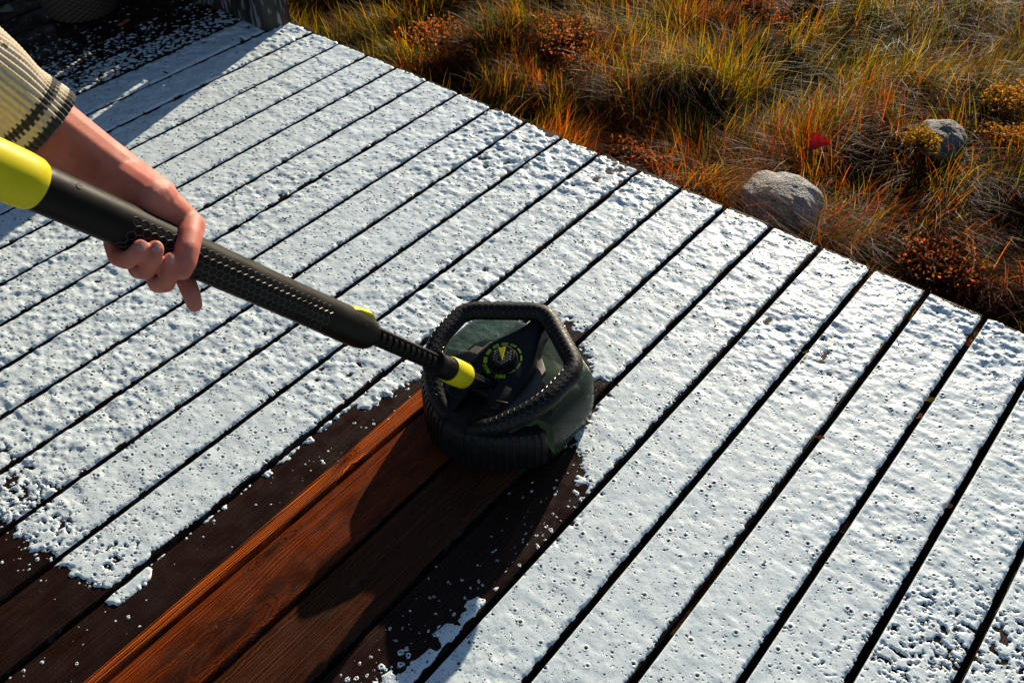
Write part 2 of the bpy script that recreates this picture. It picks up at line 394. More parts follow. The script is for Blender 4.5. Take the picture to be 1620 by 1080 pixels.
        f = np.stack([i, i+nY, i+nY+1, i+1], -1)[keep]
        used = np.zeros(nX*nY, bool); used[f.ravel()] = True; remap = np.cumsum(used)-1
        V.append(np.stack([x, y, H.ravel()], 1)[used]); A.append(pore.ravel()[used]); Fc.append(remap[f]+base); base += used.sum()
    v = np.concatenate(V); f = np.concatenate(Fc); a = np.concatenate(A)
    me = mesh_from('soap_foam', v, f)
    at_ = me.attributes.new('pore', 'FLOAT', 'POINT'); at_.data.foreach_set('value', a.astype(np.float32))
    n = NT('white_soap_foam'); P = n.pos()
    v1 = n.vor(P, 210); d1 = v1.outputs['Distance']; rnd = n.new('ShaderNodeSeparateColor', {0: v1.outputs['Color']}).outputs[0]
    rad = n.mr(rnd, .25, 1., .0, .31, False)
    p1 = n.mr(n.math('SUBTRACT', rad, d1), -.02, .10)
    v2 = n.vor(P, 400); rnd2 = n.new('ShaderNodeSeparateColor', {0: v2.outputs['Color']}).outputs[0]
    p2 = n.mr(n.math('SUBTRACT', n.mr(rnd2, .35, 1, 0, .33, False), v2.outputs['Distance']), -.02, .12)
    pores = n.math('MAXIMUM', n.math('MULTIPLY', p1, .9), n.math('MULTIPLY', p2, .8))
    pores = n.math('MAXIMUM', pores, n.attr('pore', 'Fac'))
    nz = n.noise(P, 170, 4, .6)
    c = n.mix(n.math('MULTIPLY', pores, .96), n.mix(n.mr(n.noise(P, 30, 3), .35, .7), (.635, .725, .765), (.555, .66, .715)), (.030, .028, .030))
    hgt = n.math('SUBTRACT', n.math('MULTIPLY', nz, .25), n.math('MULTIPLY', pores, 1.0))
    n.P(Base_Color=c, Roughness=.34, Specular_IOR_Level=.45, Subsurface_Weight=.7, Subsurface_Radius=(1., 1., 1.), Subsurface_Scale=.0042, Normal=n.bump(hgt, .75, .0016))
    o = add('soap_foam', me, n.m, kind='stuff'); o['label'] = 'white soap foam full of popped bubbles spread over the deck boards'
    print('foam faces', len(f))
foam()

# ------------------------------------------------------------------ porch screen wall with corner post
def porch_screen():
    n = NT('dark_weathered_wood'); P = n.pos()
    g = n.noise(n.scale(P, (60, 60, 5)), 1., 4, .6); s_ = n.noise(n.scale(P, (55, 55, 13)), 1., 3, .55)
    low = n.mr(n.new('ShaderNodeSeparateXYZ', {0: P}).outputs[2], .02, .30, 1, .25)
    suds = n.math('MULTIPLY', n.mr(s_, .53, .62), low)
    c = n.mix(n.mr(g, .35, .7), (.0055, .0048, .0045), (.022, .018, .015)); c = n.mix(n.math('MULTIPLY', suds, .55), c, (.30, .32, .36))
    n.P(Base_Color=c, Roughness=.6, Normal=n.bump(g, .8, .004))
    yw = -.094; x1 = -.118
    t = thing('porch_screen', (-.7, yw+.02, 0), 'dark board screen with corner post at the far end of the deck', 'screen')
    b = B(); rr = []
    for z in (.003, .25, .6, 1.35):
        ring = []
        for a in range(32):
            th = 2*math.pi*a/32; rad = .052/max(abs(math.cos(th)), abs(math.sin(th)))**.75
            rad *= 1+.05*math.sin(a*7.1+z)+.03*math.sin(a*3.3)
            ring.append((x1-.045+rad*math.cos(th), yw+.045+rad*math.sin(th), z))
        rr.append(ring)
    b.loft(rr); add('post', b.mesh('post'), n.m, t)
    xl = -2.0; xr = x1-.097
    # skirting boards: the lower and the upper length, filler added between leaves one hole shaped to cast a sun fleck
    zh0, zh1 = .075, .098; hx = -.635
    b = B(); b.box(((xl+xr)/2, yw+.012, zh0/2+.002), ((xr-xl)/2, .012, zh0/2)); add('skirting_board', b.mesh('skirting', False, .002), n.m, t)
    b = B(); b.box(((xl+xr)/2, yw+.013, (zh1+.15)/2+.002), ((xr-xl)/2, .012, (.15-zh1)/2-.001)); add('skirting_board', b.mesh('skirting', False, .002), n.m, t)
    for a, c2 in ((xl, hx-.012), (hx+.012, xr)):
        b = B(); b.box(((a+c2)/2, yw+.016, (zh0+zh1)/2+.002), ((c2-a)/2, .008, (zh1-zh0)/2-.0005)); add('filler_strip', b.mesh('filler', False), n.m, t)
    edges = [xr, -.280, -.300, -.425, -.445, -.575, -.595]+[v for q in range(1, 9) for v in (-.593-.15*q+.008, -.593-.15*q)]
    for a, c2 in zip(edges[0::2], edges[1::2]):
        b = B(); b.box(((a+c2)/2, yw+.014, .78), (abs(a-c2)/2, .011, .625)); add('upright_board', b.mesh('upright_board', False, .002), n.m, t)
    b = B(); b.box(((xl+xr)/2, yw+.014, 1.43), ((xr-xl)/2+.05, .035, .02)); add('top_rail', b.mesh('top_rail', False, .004), n.m, t)
    # unseen board wall and roof, added to keep sky light off the porch corner
    h = thing('added_shade_wall', (-2.05, -1.6, 0), 'unseen boarded wall added to shade the porch corner behind the basket', 'wall')
    for q in range(20):
        b = B(); b.box((-2.06, -1.6, .075+.135*q), (.012, 1.52, .064)); add('shade_wall_board', b.mesh('shade_wall_board', False, .003), n.m, h)
    r = thing('added_shade_roof', (-1.4, -1.5, 2.4), 'unseen boarded roof added to block sky light over the screen and basket', 'roof')
    for q in range(9):
        b = B(); b.box((-2.0+.15*q, -1.45, 2.42), (.072, 1.7, .014)); add('shade_roof_board', b.mesh('shade_roof_board', False, .003), n.m, r)
porch_screen()

# ------------------------------------------------------------------ wicker basket and small plant
def basket():
    cx, cy = -.75, -.375
    t = thing('wicker_basket', (cx, cy, 0), 'dark woven wicker basket standing on the shaded boards', 'basket')
    n = NT('dark_wicker'); g = n.noise(n.pos(), 120, 4)
    n.P(Base_Color=n.mix(g, (.020, .012, .008), (.060, .036, .022)), Roughness=.65, Normal=n.bump(g, .6, .002))
    nr, na = 34, 112; rows = []
    for i in range(nr*3+1):
        z = .004+.27*i/(nr*3); r0 = .103+.062*(z/.27)**.7; ring = []
        for j in range(na):
            a = 2*math.pi*j/na; w = .0034*math.sin(a*28+math.pi*(i//3))*abs(math.sin(math.pi*(i % 3+.5)/3))+.0022*math.sin(math.pi*((i % 3)+.5)/3)
            ring.append((cx+(r0+w)*math.cos(a), cy+(r0+w)*math.sin(a), z))
        rows.append(ring)
    b = B(); b.loft(rows, True, False); add('woven_side', b.mesh('woven_side'), n.m, t)
    b = B(); a = np.linspace(0, 2*np.pi, 65); b.tube(np.stack([cx+.166*np.cos(a), cy+.166*np.sin(a), np.full(65, .276)], 1), .009, 8, False); add('rim', b.mesh('rim'), n.m, t)
    sm_ = plastic('potting_soil', (.015, .010, .007), .9); b = B(); b.loft([[(cx+.15*math.cos(q), cy+.15*math.sin(q), .23) for q in np.linspace(0, 2*np.pi, 33)[:-1]]], False, True); add('soil', b.mesh('soil'), sm_, t)
    p = thing('potted_plant', (cx, cy, .232), 'orange-leaved plant growing out of the dark wicker basket', 'plant')
    lm = leafmat('orange_leaf', (.42, .12, .02)); r = random.Random(3)
    for q in range(26):
        a = r.uniform(0, 6.28) if q > 3 else -.55+.12*q; L = r.uniform(.12, .22); b = B(); pts = []
        for s in np.linspace(0, 1, 7):
            rad = .03+L*s; z = .232+.12*math.sin(s*2.4)*r.uniform(.9, 1.1)-(.05*s if q > 3 else .15*s); w = .010*math.sin(math.pi*min(1, s*.95+.05))
            pts.append(((cx+rad*math.cos(a)-w*math.sin(a), cy+rad*math.sin(a)+w*math.cos(a), z), (cx+rad*math.cos(a)+w*math.sin(a), cy+rad*math.sin(a)-w*math.cos(a), z)))
        for s in range(6): b.poly([pts[s][0], pts[s][1], pts[s+1][1], pts[s+1][0]], [(0, 1, 2, 3)])
        add('leaf', b.mesh('leaf'), lm, p)
def leafmat(name, c, tr=.45):
    n = NT(name); g = n.noise(n.pos(), 90, 4)
    cc = n.mix(n.mr(g, .3, .7), tuple(x*.6 for x in c), c)
    n.P(Base_Color=cc, Roughness=.5)
    t = n.new('ShaderNodeBsdfTranslucent', {0: cc}); m = n.new('ShaderNodeMixShader', {0: tr, 1: n.p.outputs[0], 2: t.outputs[0]}); n.set(n.out.inputs[0], m.outputs[0])
    return n.m
basket()

# ------------------------------------------------------------------ the scrubber
HX, HY, HYAW = 1.527, -.862, math.radians(2.5)
def HL(p):
    p = np.asarray(p, float); c, s = math.cos(HYAW), math.sin(HYAW); q = p.copy()
    q[..., 0] = HX+c*p[..., 0]-s*p[..., 1]; q[..., 1] = HY+s*p[..., 0]+c*p[..., 1]; return q
M_BLK = plastic('black_plastic', (.0045, .0055, .0070), .46)
M_RUB = plastic('black_rubber', (.0045, .005, .006), .5, 700, .25)
M_POLE = plastic('warm_black_plastic', (.0045, .0039, .0030), .46, 1100, .25, .13)
M_RIDGE = plastic('ridge_rubber', (.028, .028, .026), .34, 900, .15, .5)
M_YEL = plastic('lime_yellow_plastic', (.56, .49, .008), .42, 500, .2)
M_GRN = plastic('lime_green_print', (.24, .50, .012), .5)
M_GREY = plastic('glint_grey_dial_top', (.15, .15, .14), .4)  # knob scales lightened in colour to stand for the grazing sun reflection
M_SHO = plastic('glare_lightened_black_plastic', (.030, .028, .023), .42, 900, .15, .5)  # base lightened and warmed to carry sun glare on the black shoulder plates
M_WHT = plastic('white_print', (.62, .66, .66), .6)
def outline(inset=0, n=4):
    p = [(-.022, -.156), (.022, -.156), (.080, -.131), (.143, -.074), (.153, -.045), (.153, .080), (.138, .116), (.080, .150), (.045, .156)]
    p = p+[(-x, y) for x, y in p[::-1][:-2]]
    p = np.array(p, float)
    for w_ in (.86, .80):
        q = np.roll(p, -1, 0); p = np.stack([p*w_+q*(1-w_), p*(1-w_)+q*w_], 1).reshape(-1, 2)
    r = np.linalg.norm(p, axis=1); return p*(1-inset/r)[:, None]
def ring_z(p, z, zf=None): return HL(np.c_[p, np.full(len(p), z) if zf is None else zf(p, z)])
def hexridges(S_, u0, u1, a0f, a1f, cell, bw, bh, rows):
    """bars of a honeycomb on a tube surface; S_(u, a) -> point, normal; u in metres along, a in radians around"""
    b = B(); R_ = cell/math.sqrt(3); seen = set()
    rad = np.linalg.norm(S_(u0, 0)[0]-S_(u0, math.pi)[0])/2
    nu = int((u1-u0)/cell)
    for j in range(-rows, rows+1):
        for i in range(nu):
            cu = u0+(i+.5*(j % 2))*cell; cw = j*1.5*R_
            for e in range(6):
                A_ = [(cu+R_*math.sin(math.pi/3*(e+d)), cw+R_*math.cos(math.pi/3*(e+d))) for d in (0, 1)]
                key = tuple(sorted((round(p[0]*4e3), round(p[1]*4e3)) for p in A_))
                if key in seen: continue
                seen.add(key); mid = (A_[0][0]+A_[1][0])/2
                if any(not (a0f(p[0]) <= p[1]/rad <= a1f(p[0])) for p in A_): continue
                if not all(u0 <= p[0] <= u1 for p in A_): continue
                (pa, na), (pb, nb) = [S_(p[0], p[1]/rad) for p in A_]
                d = pb-pa; L = np.linalg.norm(d); d /= L; nn = na+nb; nn -= d*(nn@d); nn /= np.linalg.norm(nn); sd = np.cross(d, nn)
                q = [pa-sd*bw, pa+sd*bw, pa+sd*bw*.35+nn*bh, pa-sd*bw*.35+nn*bh, pb-sd*bw, pb+sd*bw, pb+sd*bw*.35+nn*bh, pb-sd*bw*.35+nn*bh]
                b.poly(q, [(0, 1, 5, 4), (1, 2, 6, 5), (2, 3, 7, 6), (3, 0, 4, 7)])
    return b
def text_mesh(s, size):
    c = bpy.data.curves.new('lettering', 'FONT'); c.body = s; c.size = size; c.align_x = 'CENTER'; c.align_y = 'CENTER'; c.extrude = .0002; c.offset = size*.02
    o = bpy.data.objects.new('lettering', c); col.objects.link(o); me = bpy.data.meshes.new_from_object(o.evaluated_get(bpy.context.evaluated_depsgraph_get()))
    bpy.data.objects.remove(o); return me
def scrubber():
    T = thing('deck_scrubber', (HX, HY, 0), 'black deck scrubber with smoky tank, lime dial and long pole standing on scrubbed boards', 'scrubber')
    # --- lower housing (front, black)
    b = B(); ol = outline
    b.loft([ring_z(ol(.020), .006), ring_z(ol(.006), .010), ring_z(ol(.002), .022), ring_z(ol(.003), .055), ring_z(ol(.006), .086), ring_z(ol(.012), .096), ring_z(ol(.028), .102)])
    # the tank takes the rear: squeeze the housing's rear inward
    me = b.mesh('housing'); co = np.array([v.co[:] for v in me.vertices]); c, s = math.cos(-HYAW), math.sin(-HYAW)
    loc = np.c_[c*(co[:, 0]-HX)-s*(co[:, 1]-HY), s*(co[:, 0]-HX)+c*(co[:, 1]-HY)]
    w = np.where(loc[:, 1] > -.045, .80, 1.0); loc2 = loc*w[:, None]; zz = np.where(loc[:, 1] > -.045, co[:, 2]*.45, co[:, 2])
    nw = HL(np.c_[loc2, zz]); me.vertices.foreach_set('co', nw.astype(np.float32).ravel()); me.update()
    housing = add('housing', me, M_BLK, T)
    # ribs on the two front faces
    pf = ol(0.); fr_ = pf[(pf[:, 1] < -.05)]; fr_ = fr_[np.argsort(fr_[:, 0])]
    dl_ = np.r_[0, np.cumsum(np.linalg.norm(np.diff(fr_, axis=0), axis=1))]
    for t_ in np.linspace(.03, .97, 27):
        if abs(t_-.5) < .05: continue
        L_ = t_*dl_[-1]; I_ = lambda q: np.array([np.interp(q, dl_, fr_[:, 0]), np.interp(q, dl_, fr_[:, 1])])
        m_ = I_(L_); d = I_(L_+.006)-I_(L_-.006); d /= np.linalg.norm(d); nrm = np.array([d[1], -d[0]]); b = B(); pts = []
        for (z, o_) in ((.016, -.002), (.055, -.003), (.086, -.006), (.096, -.012), (.1015, -.026)):
            for sx, ox in ((-1, -.004), (1, -.004), (1, .0026), (-1, .0026)):
                q = m_+d*sx*.0030+nrm*(o_+ox); pts.append([q[0], q[1], z+(.0022 if ox > 0 and z > .09 else 0)])
        pts = HL(np.array(pts)); b.loft(pts.reshape(5, 4, 3)); sub('rib', b.mesh('rib', True, 0), M_BLK, housing, T)
    # brush skirt under the housing
    b = B(); b.loft([ring_z(ol(.022), .0005), ring_z(ol(.020), .007)]); add('brush', b.mesh('brush'), M_RUB, T)
    # --- smoky translucent tank
    n = NT('smoky_tank_plastic'); g = n.noise(n.pos(), 30, 3)
    n.P(Base_Color=(.022, .034, .029, 1), Roughness=.18, Specular_IOR_Level=.55, Normal=n.bump(n.noise(n.pos(), 25, 2), .08, .002))
    tr = n.new('ShaderNodeBsdfTransparent', {0: (.46, .56, .51, 1)}); trl = n.new('ShaderNodeBsdfTranslucent', {0: (.09, .135, .112, 1)})
    m1 = n.new('ShaderNodeMixShader', {0: .35, 1: n.p.outputs[0], 2: trl.outputs[0]})
    fr = n.new('ShaderNodeLayerWeight', {0: .35}); mm = n.new('ShaderNodeMixShader', {0: n.mr(fr.outputs['Facing'], 0, 1, .55, .15), 1: m1.outputs[0], 2: tr.outputs[0]}); n.set(n.out.inputs[0], mm.outputs[0])
    def clip(p, y0):
        q = p.copy(); q[:, 1] = np.maximum(q[:, 1], y0); return q
    b = B(); yc = -.040
    for z, i in ((.010, .006), (.016, .001), (.040, 0.), (.088, .003), (.102, .008), (.110, .016), (.1135, .028)):
        if z == .010: rings = []
        rings.append(ring_z(clip(ol(i), yc), z))
    b.loft(rings); tank = add('tank', b.mesh('tank'), n.m, T)
    b = B(); b.loft([ring_z(clip(ol(.022), yc+.012), .012), ring_z(clip(ol(.026), yc+.012), .058), ring_z(clip(ol(.040), yc+.012), .066)])
    add('inner_tray', b.mesh('inner_tray'), plastic('dark_green_tray', (.010, .018, .014), .4), T)
    # seam round the tank
    q = ol(-.0006); q = q[q[:, 1] > -.03]; q = q[np.argsort(np.arctan2(q[:, 0], q[:, 1]+.02))]
    b = B(); b.tube(np.asarray(HL(np.c_[q, np.full(len(q), .086)]))-0, .0013, 6); # seam follows the shoulder
    # --- stepped shoulder plates left and right of the spine
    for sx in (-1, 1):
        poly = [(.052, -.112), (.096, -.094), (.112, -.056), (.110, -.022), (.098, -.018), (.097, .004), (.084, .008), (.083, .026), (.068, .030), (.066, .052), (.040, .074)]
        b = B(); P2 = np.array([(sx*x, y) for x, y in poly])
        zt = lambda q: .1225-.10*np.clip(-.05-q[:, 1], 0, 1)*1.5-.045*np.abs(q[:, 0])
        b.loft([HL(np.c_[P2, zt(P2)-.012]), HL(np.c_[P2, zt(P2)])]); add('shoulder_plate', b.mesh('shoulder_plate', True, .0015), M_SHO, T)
        for k in range(4):
            y = -.060-.014*k; b = B(); R = np.array([HL([.94*sx, .34, 0])-HL([0, 0, 0]), HL([-.34, .94*sx, 0])-HL([0, 0, 0]), [0, 0, 1.]])
        # short louvre slots beside the channel
        for k in range(4):
            x0, y0 = sx*(.030+.0035*k), -.118+.0165*k; b = B()
            R = np.array([HL([.93*sx, .37, 0])-HL([0, 0, 0]), HL([-.37, .93*sx, 0])-HL([0, 0, 0]), [0, 0, 1.]])
            zz = .1105+.0055*k; b.box(HL([x0+sx*.012, y0+.004, zz]), (.0105, .0016, .0022), R); add('louvre', b.mesh('louvre', True, .0006), M_RUB, T)
    # --- spine: two cheeks with the channel between, joined behind, rising to the carrying ring
    yk = np.array([-.140, -.120, -.090, -.055, -.030]); zt = np.array([.098, .105, .114, .124, .131]); wo = np.array([.050, .060, .064, .062, .060])
    for sx in (-1, 1):
        rings = []
        for y, z, w_ in zip(yk, zt, wo):
            rings.append(HL(np.array([(sx*.0185, y, .080), (sx*.0185, y, z-.003), (sx*.021, y, z), (sx*(w_-.012), y, z), (sx*(w_-.002), y, z-.007), (sx*(w_+.006), y, .080)])))
        b = B(); b.loft(rings); add('spine_cheek', b.mesh('spine_cheek', True, .0012), M_BLK, T)
    rings = []
    for y, z, w_ in ((-.0298, .131, .060), (0, .1395, .058), (.03, .147, .052), (.055, .150, .042), (.08, .153, .030), (.105, .156, .0205), (.128, .159, .018)):
        lo = max(.080, z-.055) if y < .06 else z-.034
        rings.append(HL(np.array([(w_+.006, y, lo), (w_-.001, y, z-.007), (w_-.010, y, z-.0005), (w_*.3, y, z+.0008), (-w_*.3, y, z+.0008), (-w_+.010, y, z-.0005), (-w_+.001, y, z-.007), (-w_-.006, y, lo)])))
    b = B(); b.loft(rings); add('spine', b.mesh('spine', True, .001), M_BLK, T)
    b = B(); b.box(HL([0, -.085, .088]), (.0187, .056, .008), np.array([HL([1, 0, 0])-HL([0, 0, 0]), HL([0, 1, 0])-HL([0, 0, 0]), [0, 0, 1.]])); add('channel_floor', b.mesh('channel_floor'), M_RUB, T)
    # --- carrying ring
    half = [(.016, -.128, .080), (.038, -.123, .100), (.074, -.107, .118), (.112, -.066, .142), (.128, -.026, .153), (.131, .046, .160), (.118, .066, .161), (.020, .130, .164), (0, .136, .164)]
    full = half+[(-x, y, z) for x, y, z in half[::-1][1:]]
    path = HL(resample(fillet(full, .017, 7), 120)); U_, V_ = frames(path, (0, 0, 1))
    tap = np.interp(np.arange(120), [0, 14, 105, 119], [.013, .0178, .0178, .013])
    b = B(); b.tube(path, tap, 20, up=(0, 0, 1)); ring = add('carrying_ring', b.mesh('carrying_ring', sharp=70), M_RUB, T)
    dl = np.r_[0, np.cumsum(np.linalg.norm(np.diff(path, axis=0), axis=1))]
    def SR(u, a):
        I = lambda A: np.array([np.interp(u, dl, A[:, k]) for k in range(3)])
        nn = math.cos(a)*I(U_)+math.sin(a)*I(V_); nn /= np.linalg.norm(nn); return I(path)+nn*np.interp(u, dl, tap), nn
    b = hexridges(SR, .05, dl[-1]-.05, lambda u: -1.75, lambda u: 1.75, .0118, .00065, .0006, 4); sub('honeycomb_ridges', b.mesh('honeycomb_ridges', False), M_RIDGE, ring, T)
    # --- dial on the sloping spine
    tl = math.atan2(.0085, .030); dc = np.array([0, .010, .1432]); ey = np.array([0, math.cos(tl), math.sin(tl)]); ez = np.array([0, -math.sin(tl), math.cos(tl)]); ex = np.array([1., 0, 0])
    D = lambda x, y, z: HL(dc+x*ex+y*ey+z*ez)
    def disc(r_, z0, z1, kn=0, nseg=72):
        prof = lambda r: np.array([D((r+(kn if k % 2 else 0))*math.cos(2*math.pi*k/nseg), (r+(kn if k % 2 else 0))*math.sin(2*math.pi*k/nseg), 0) for k in range(nseg)])
        up = HL(ez)-HL(np.zeros(3)); bb = B(); bb.loft([prof(r_)+up*z0, prof(r_)+up*(z1-.0015), prof(r_-.0012)+up*z1]); return bb
    add('dial_rim', disc(.0265, -.002, .0025, 0).mesh('dial_rim'), M_BLK, T)
    knob = add('dial_knob', disc(.0222, .002, .0155, .0009).mesh('dial_knob', False), M_RUB, T)
    b = B()
    for i in range(-4, 5):                                  # scales on the knob's top
        for j in range(-4, 5):
            x, y = (i+.5*(j % 2))*.0056, j*.0049
            if math.hypot(x, y) > .0192 or (abs(x) < .0052*(1-(-y+.016)/.04) and y > -.013): continue
            pts = [D(x+.0025*math.cos(t), y+.0025*math.sin(t), .0153) for t in np.linspace(0, 2*np.pi, 7)[:-1]]; pt2 = [D(x+.0019*math.cos(t), y+.0019*math.sin(t)-.0004, .0166) for t in np.linspace(0, 2*np.pi, 7)[:-1]]
            b.loft([pts, pt2], False, True)
    sub('dial_scales', b.mesh('dial_scales', False), M_GREY, knob, T)
    b = B(); tri = [(-.0068, .0165), (0, .0145), (.0068, .0165), (.0002, -.0120)]
    a_ = math.radians(-38); rt = lambda x, y: (x*math.cos(a_)+y*math.sin(a_), -x*math.sin(a_)+y*math.cos(a_)); tri = [rt(-x, y) for x, y in tri]
    b.loft([[D(x, y, .0150) for x, y in tri], [D(x, y, .0186) for x, y in tri]]); sub('pointer', b.mesh('pointer', False, .0004), M_YEL, knob, T)
    # printed arc: wide at MAX, thin at MIN
    A0 = -128
    for k in range(9):
        a0 = math.radians(222-k*29.5); a1 = a0-math.radians(21); w = [.0072, .0066, .0058, .005, .0043, .0037, .003, .0022, .0014][k]; b = B()
        tt = np.linspace(a0, a1, 8); b.poly([D(.0315*math.cos(t), .0315*math.sin(t), .0012) for t in tt]+[D((.0315+w)*math.cos(t), (.0315+w)*math.sin(t), .0012) for t in tt], [(i, i+1, i+9, i+8) for i in range(7)])
        add('scale_mark', b.mesh('scale_mark', False), M_GRN, T)
    def place(me, o, ax, ay, az):
        co = np.array([v.co[:] for v in me.vertices]); w_ = np.asarray(o)+co[:, :1]*ax+co[:, 1:2]*ay+co[:, 2:]*az; me.vertices.foreach_set('co', w_.astype(np.float32).ravel()); me.update(); return me
    W0 = HL(np.zeros(3)); wx, wy, wz = HL(ex)-W0, HL(ey)-W0, HL(ez)-W0
    for s_, ang in (('MIN', -64), ('MAX', -117)):
        a_ = math.radians(ang); rad = np.array([math.cos(a_), math.sin(a_)]); up_ = rad; rt_ = np.array([up_[1], -up_[0]])
        o_ = D(.0358*rad[0], .0358*rad[1], .0013); me = text_mesh(s_, .0105)
        add('lettering', place(me, o_, wx*rt_[0]+wy*rt_[1], wx*up_[0]+wy*up_[1], wz), M_GRN, T)
    # white printing on the right side of the tank: triangle mark, worn word, line below
    sx_ = lambda y, z: HL([.1512-(.004*(z-.04)/.038 if z > .04 else 0), y, z])
    b = B()
    for (y, z) in ((-.030, .026),):
        for p_, q_ in (((-.004, -.004), (.004, -.004)), ((.004, -.004), (0, .005)), ((0, .005), (-.004, -.004))):
            A, C_ = sx_(y+p_[0], z+p_[1]), sx_(y+q_[0], z+q_[1]); b.tube([A, C_], .0006, 5)
    r = random.Random(2)
    for k in range(11):
        y = -.018+.0072*k; h_ = .0042 if k < 7 else .0052
        for _ in range(3):
            A, C_ = sx_(y+r.uniform(-.002, .002), .030+r.uniform(-h_, h_)), sx_(y+r.uniform(-.002, .002), .030+r.uniform(-h_, h_)); b.tube([A, C_], .0006, 5)
    b.tube([sx_(0, .019), sx_(.045, .019)], .0005, 5)
    sub('side_print', b.mesh('side_print', False), M_WHT, tank, T)
    # --- pole
    Q = hit(771, 611, .112); P1 = at(53, 292, 1.10); ts = np.linspace(-.1, 1.6, 4000); PP = Q+ts[:, None]*(P1-Q); uu = proj(PP)[:, 0]
    ok = np.r_[True, np.diff(uu) < 0]; Lp = np.linalg.norm(P1-Q)
    tu = lambda u: float(np.interp(-u, -uu[ts < 1.15], ts[ts < 1.15]))
    ax = (P1-Q)/Lp; PT_ = lambda t: Q+(P1-Q)*t
    upv = np.array([0, .35, 1.]); upv -= ax*(upv@ax); upv /= np.linalg.norm(upv); sdv = np.cross(ax, upv)
    global POLE; POLE = (Q, P1, tu, ax, upv, sdv)
    def rev(us, rs, n=28, name='x', mat=M_POLE, prof=None, par=T, smooth=True, sharp=40):
        pts = np.array([PT_(tu(u) if u > -60 else u) for u in us]); 
        bb = B(); bb.tube(pts, np.array(rs), n, up=upv, prof=prof); return add(name, bb.mesh(name, smooth, sharp=sharp), mat, par)
    def revt(tt, rs, n=28, name='x', mat=M_POLE, prof=None, sharp=40):
        pts = np.array([PT_(t) for t in tt]); bb = B(); bb.tube(pts, np.array(rs), n, up=upv, prof=prof); return add(name, bb.mesh(name, sharp=sharp), mat, T)
    b = B(); b.tube([HL([-.0185, -.052, .112]), HL([.0185, -.052, .112])], .012, 18); add('pivot_pin', b.mesh('pivot_pin'), M_RUB, T)
    shaft = rev([782, 730], [.0135, .0140], 6, 'pivot_shaft', M_RUB)
    tA = tu(775); tB = tu(733)
    def SS(u, a):
        nn = math.cos(a)*upv+math.sin(a)*sdv; return Q+ax*u+nn*.0128, nn
    b = hexridges(SS, tA*Lp, tB*Lp, lambda u: -1., lambda u: 1., .0082, .0007, .0012, 2); sub('honeycomb_ridges', b.mesh('honeycomb_ridges', False), M_RIDGE, shaft, T)
    ring_ = rev([735, 733.5, 722, 711.5, 710], [.0215, .0232, .0240, .0236, .0222], 36, 'lime_collar', M_YEL)
    rev([711, 700, 692, 686], [.0205, .0208, .0198, .016], 30, 'black_collar', M_POLE)
    rev([691, 690, 686, 685], [.021, .0232, .0232, .021], 30, 'collar_flange', M_POLE)
    # thin ribbed pole
    n_ = 0; us = []; rs = []
    t0, t1 = tu(690), tu(572); nrib = 13
    for k in range(nrib):
        for f_, r_ in ((0, .0110), (.12, .0140), (.62, .0140), (.74, .0110)): us.append(t0+(t1-t0)*(k+f_)/nrib); rs.append(r_)
    pl = revt(us, rs, 20, 'pole', M_POLE)
    b = B(); R = np.array([ax, sdv, upv]); b.box(PT_((t0+t1)/2)+upv*.0135, (Lp*(t1-t0)/2, .0055, .0025), R); sub('pole_rail', b.mesh('pole_rail', True, .0008), M_POLE, pl, T)
    # grip
    g_u = [588, 586, 581, 572, 555, 530, 490, 440, 380, 250, 150, 90, 58, 54]; g_r = [.014, .0215, .0258, .0285, .0293, .0288, .0278, .0272, .0270, .0270, .0270, .0270, .0270, .0264]
    flat = lambda i, a: 1-.05*np.clip(np.cos(a), 0, 1)**6
    uu_ = np.linspace(54, 588, 90)[::-1]; grip = rev(uu_, np.interp(uu_, g_u[::-1], g_r[::-1]), 40, 'grip', M_POLE, flat)
    tG0, tG1 = tu(505), tu(185)
    rr_ = lambda u: np.interp(u, [tG0*Lp, tG0*Lp+.05], [.0280, .0270])
    def SG(u, a):
        nn = math.cos(a)*upv+math.sin(a)*sdv; return Q+ax*u+nn*(rr_(u)+.0000), nn
    for sg in (-1, 1):
        lo = lambda u: .55+1.5*max(0, 1-(u-tG0*Lp)/.07)**2*0; 
        fn0 = (lambda u: .62) if sg > 0 else (lambda u: -2.6); fn1 = (lambda u: 2.6) if sg > 0 else (lambda u: -.62)
        b = hexridges(SG, tG0*Lp, tG1*Lp, fn0, fn1,   .0108, .00065, .0006, 9); sub('honeycomb_ridges', b.mesh('honeycomb_ridges', False), M_RIDGE, grip, T)
    # lime release button, screw recesses
    tb = tu(560); b = B()
    L = .026; prof = [(-L, .0262), (-L*.5, .0325), (L*.5, .0305), (L, .027)]
    b.loft([[PT_(tb)+ax*x+upv*zz+sdv*w_ for w_, zz in ((-.007, .020), (-.007, z), (.007, z), (.007, .020))] for x, z in prof]); add('release_button', b.mesh('release_button', True, .0012), M_YEL, T)
    for u_, sg, a_ in ((556, -1, .95), (580, -1, 1.0), (556, 1, .95), (352, -1, .75), (100, -1, .6), (352, 1, .75)):
        nn = math.cos(a_)*upv+sg*math.sin(a_)*sdv; rr = np.interp(u_, g_u[::-1], g_r[::-1]); c = PT_(tu(u_))+nn*(rr-.0006); b = B(); b.tube([c-nn*.001, c+nn*.0008], .0036, 12); add('screw_recess', b.mesh('screw_recess'), M_RUB, T)
    # lime sleeve and the rear handle beyond the picture
    tj = tu(54); revt([tj-.002, tj+.004, tj+.02, tj+.16, tj+.19, tj+.2], [.0268, .0292, .0305, .0300, .029, .026], 40, 'lime_sleeve', M_YEL)
    revt([tj+.198, tj+.22, tj+.42, tj+.45, tj+.46], [.026, .0245, .0235, .021, .012], 32, 'rear_handle', M_POLE)
scrubber()

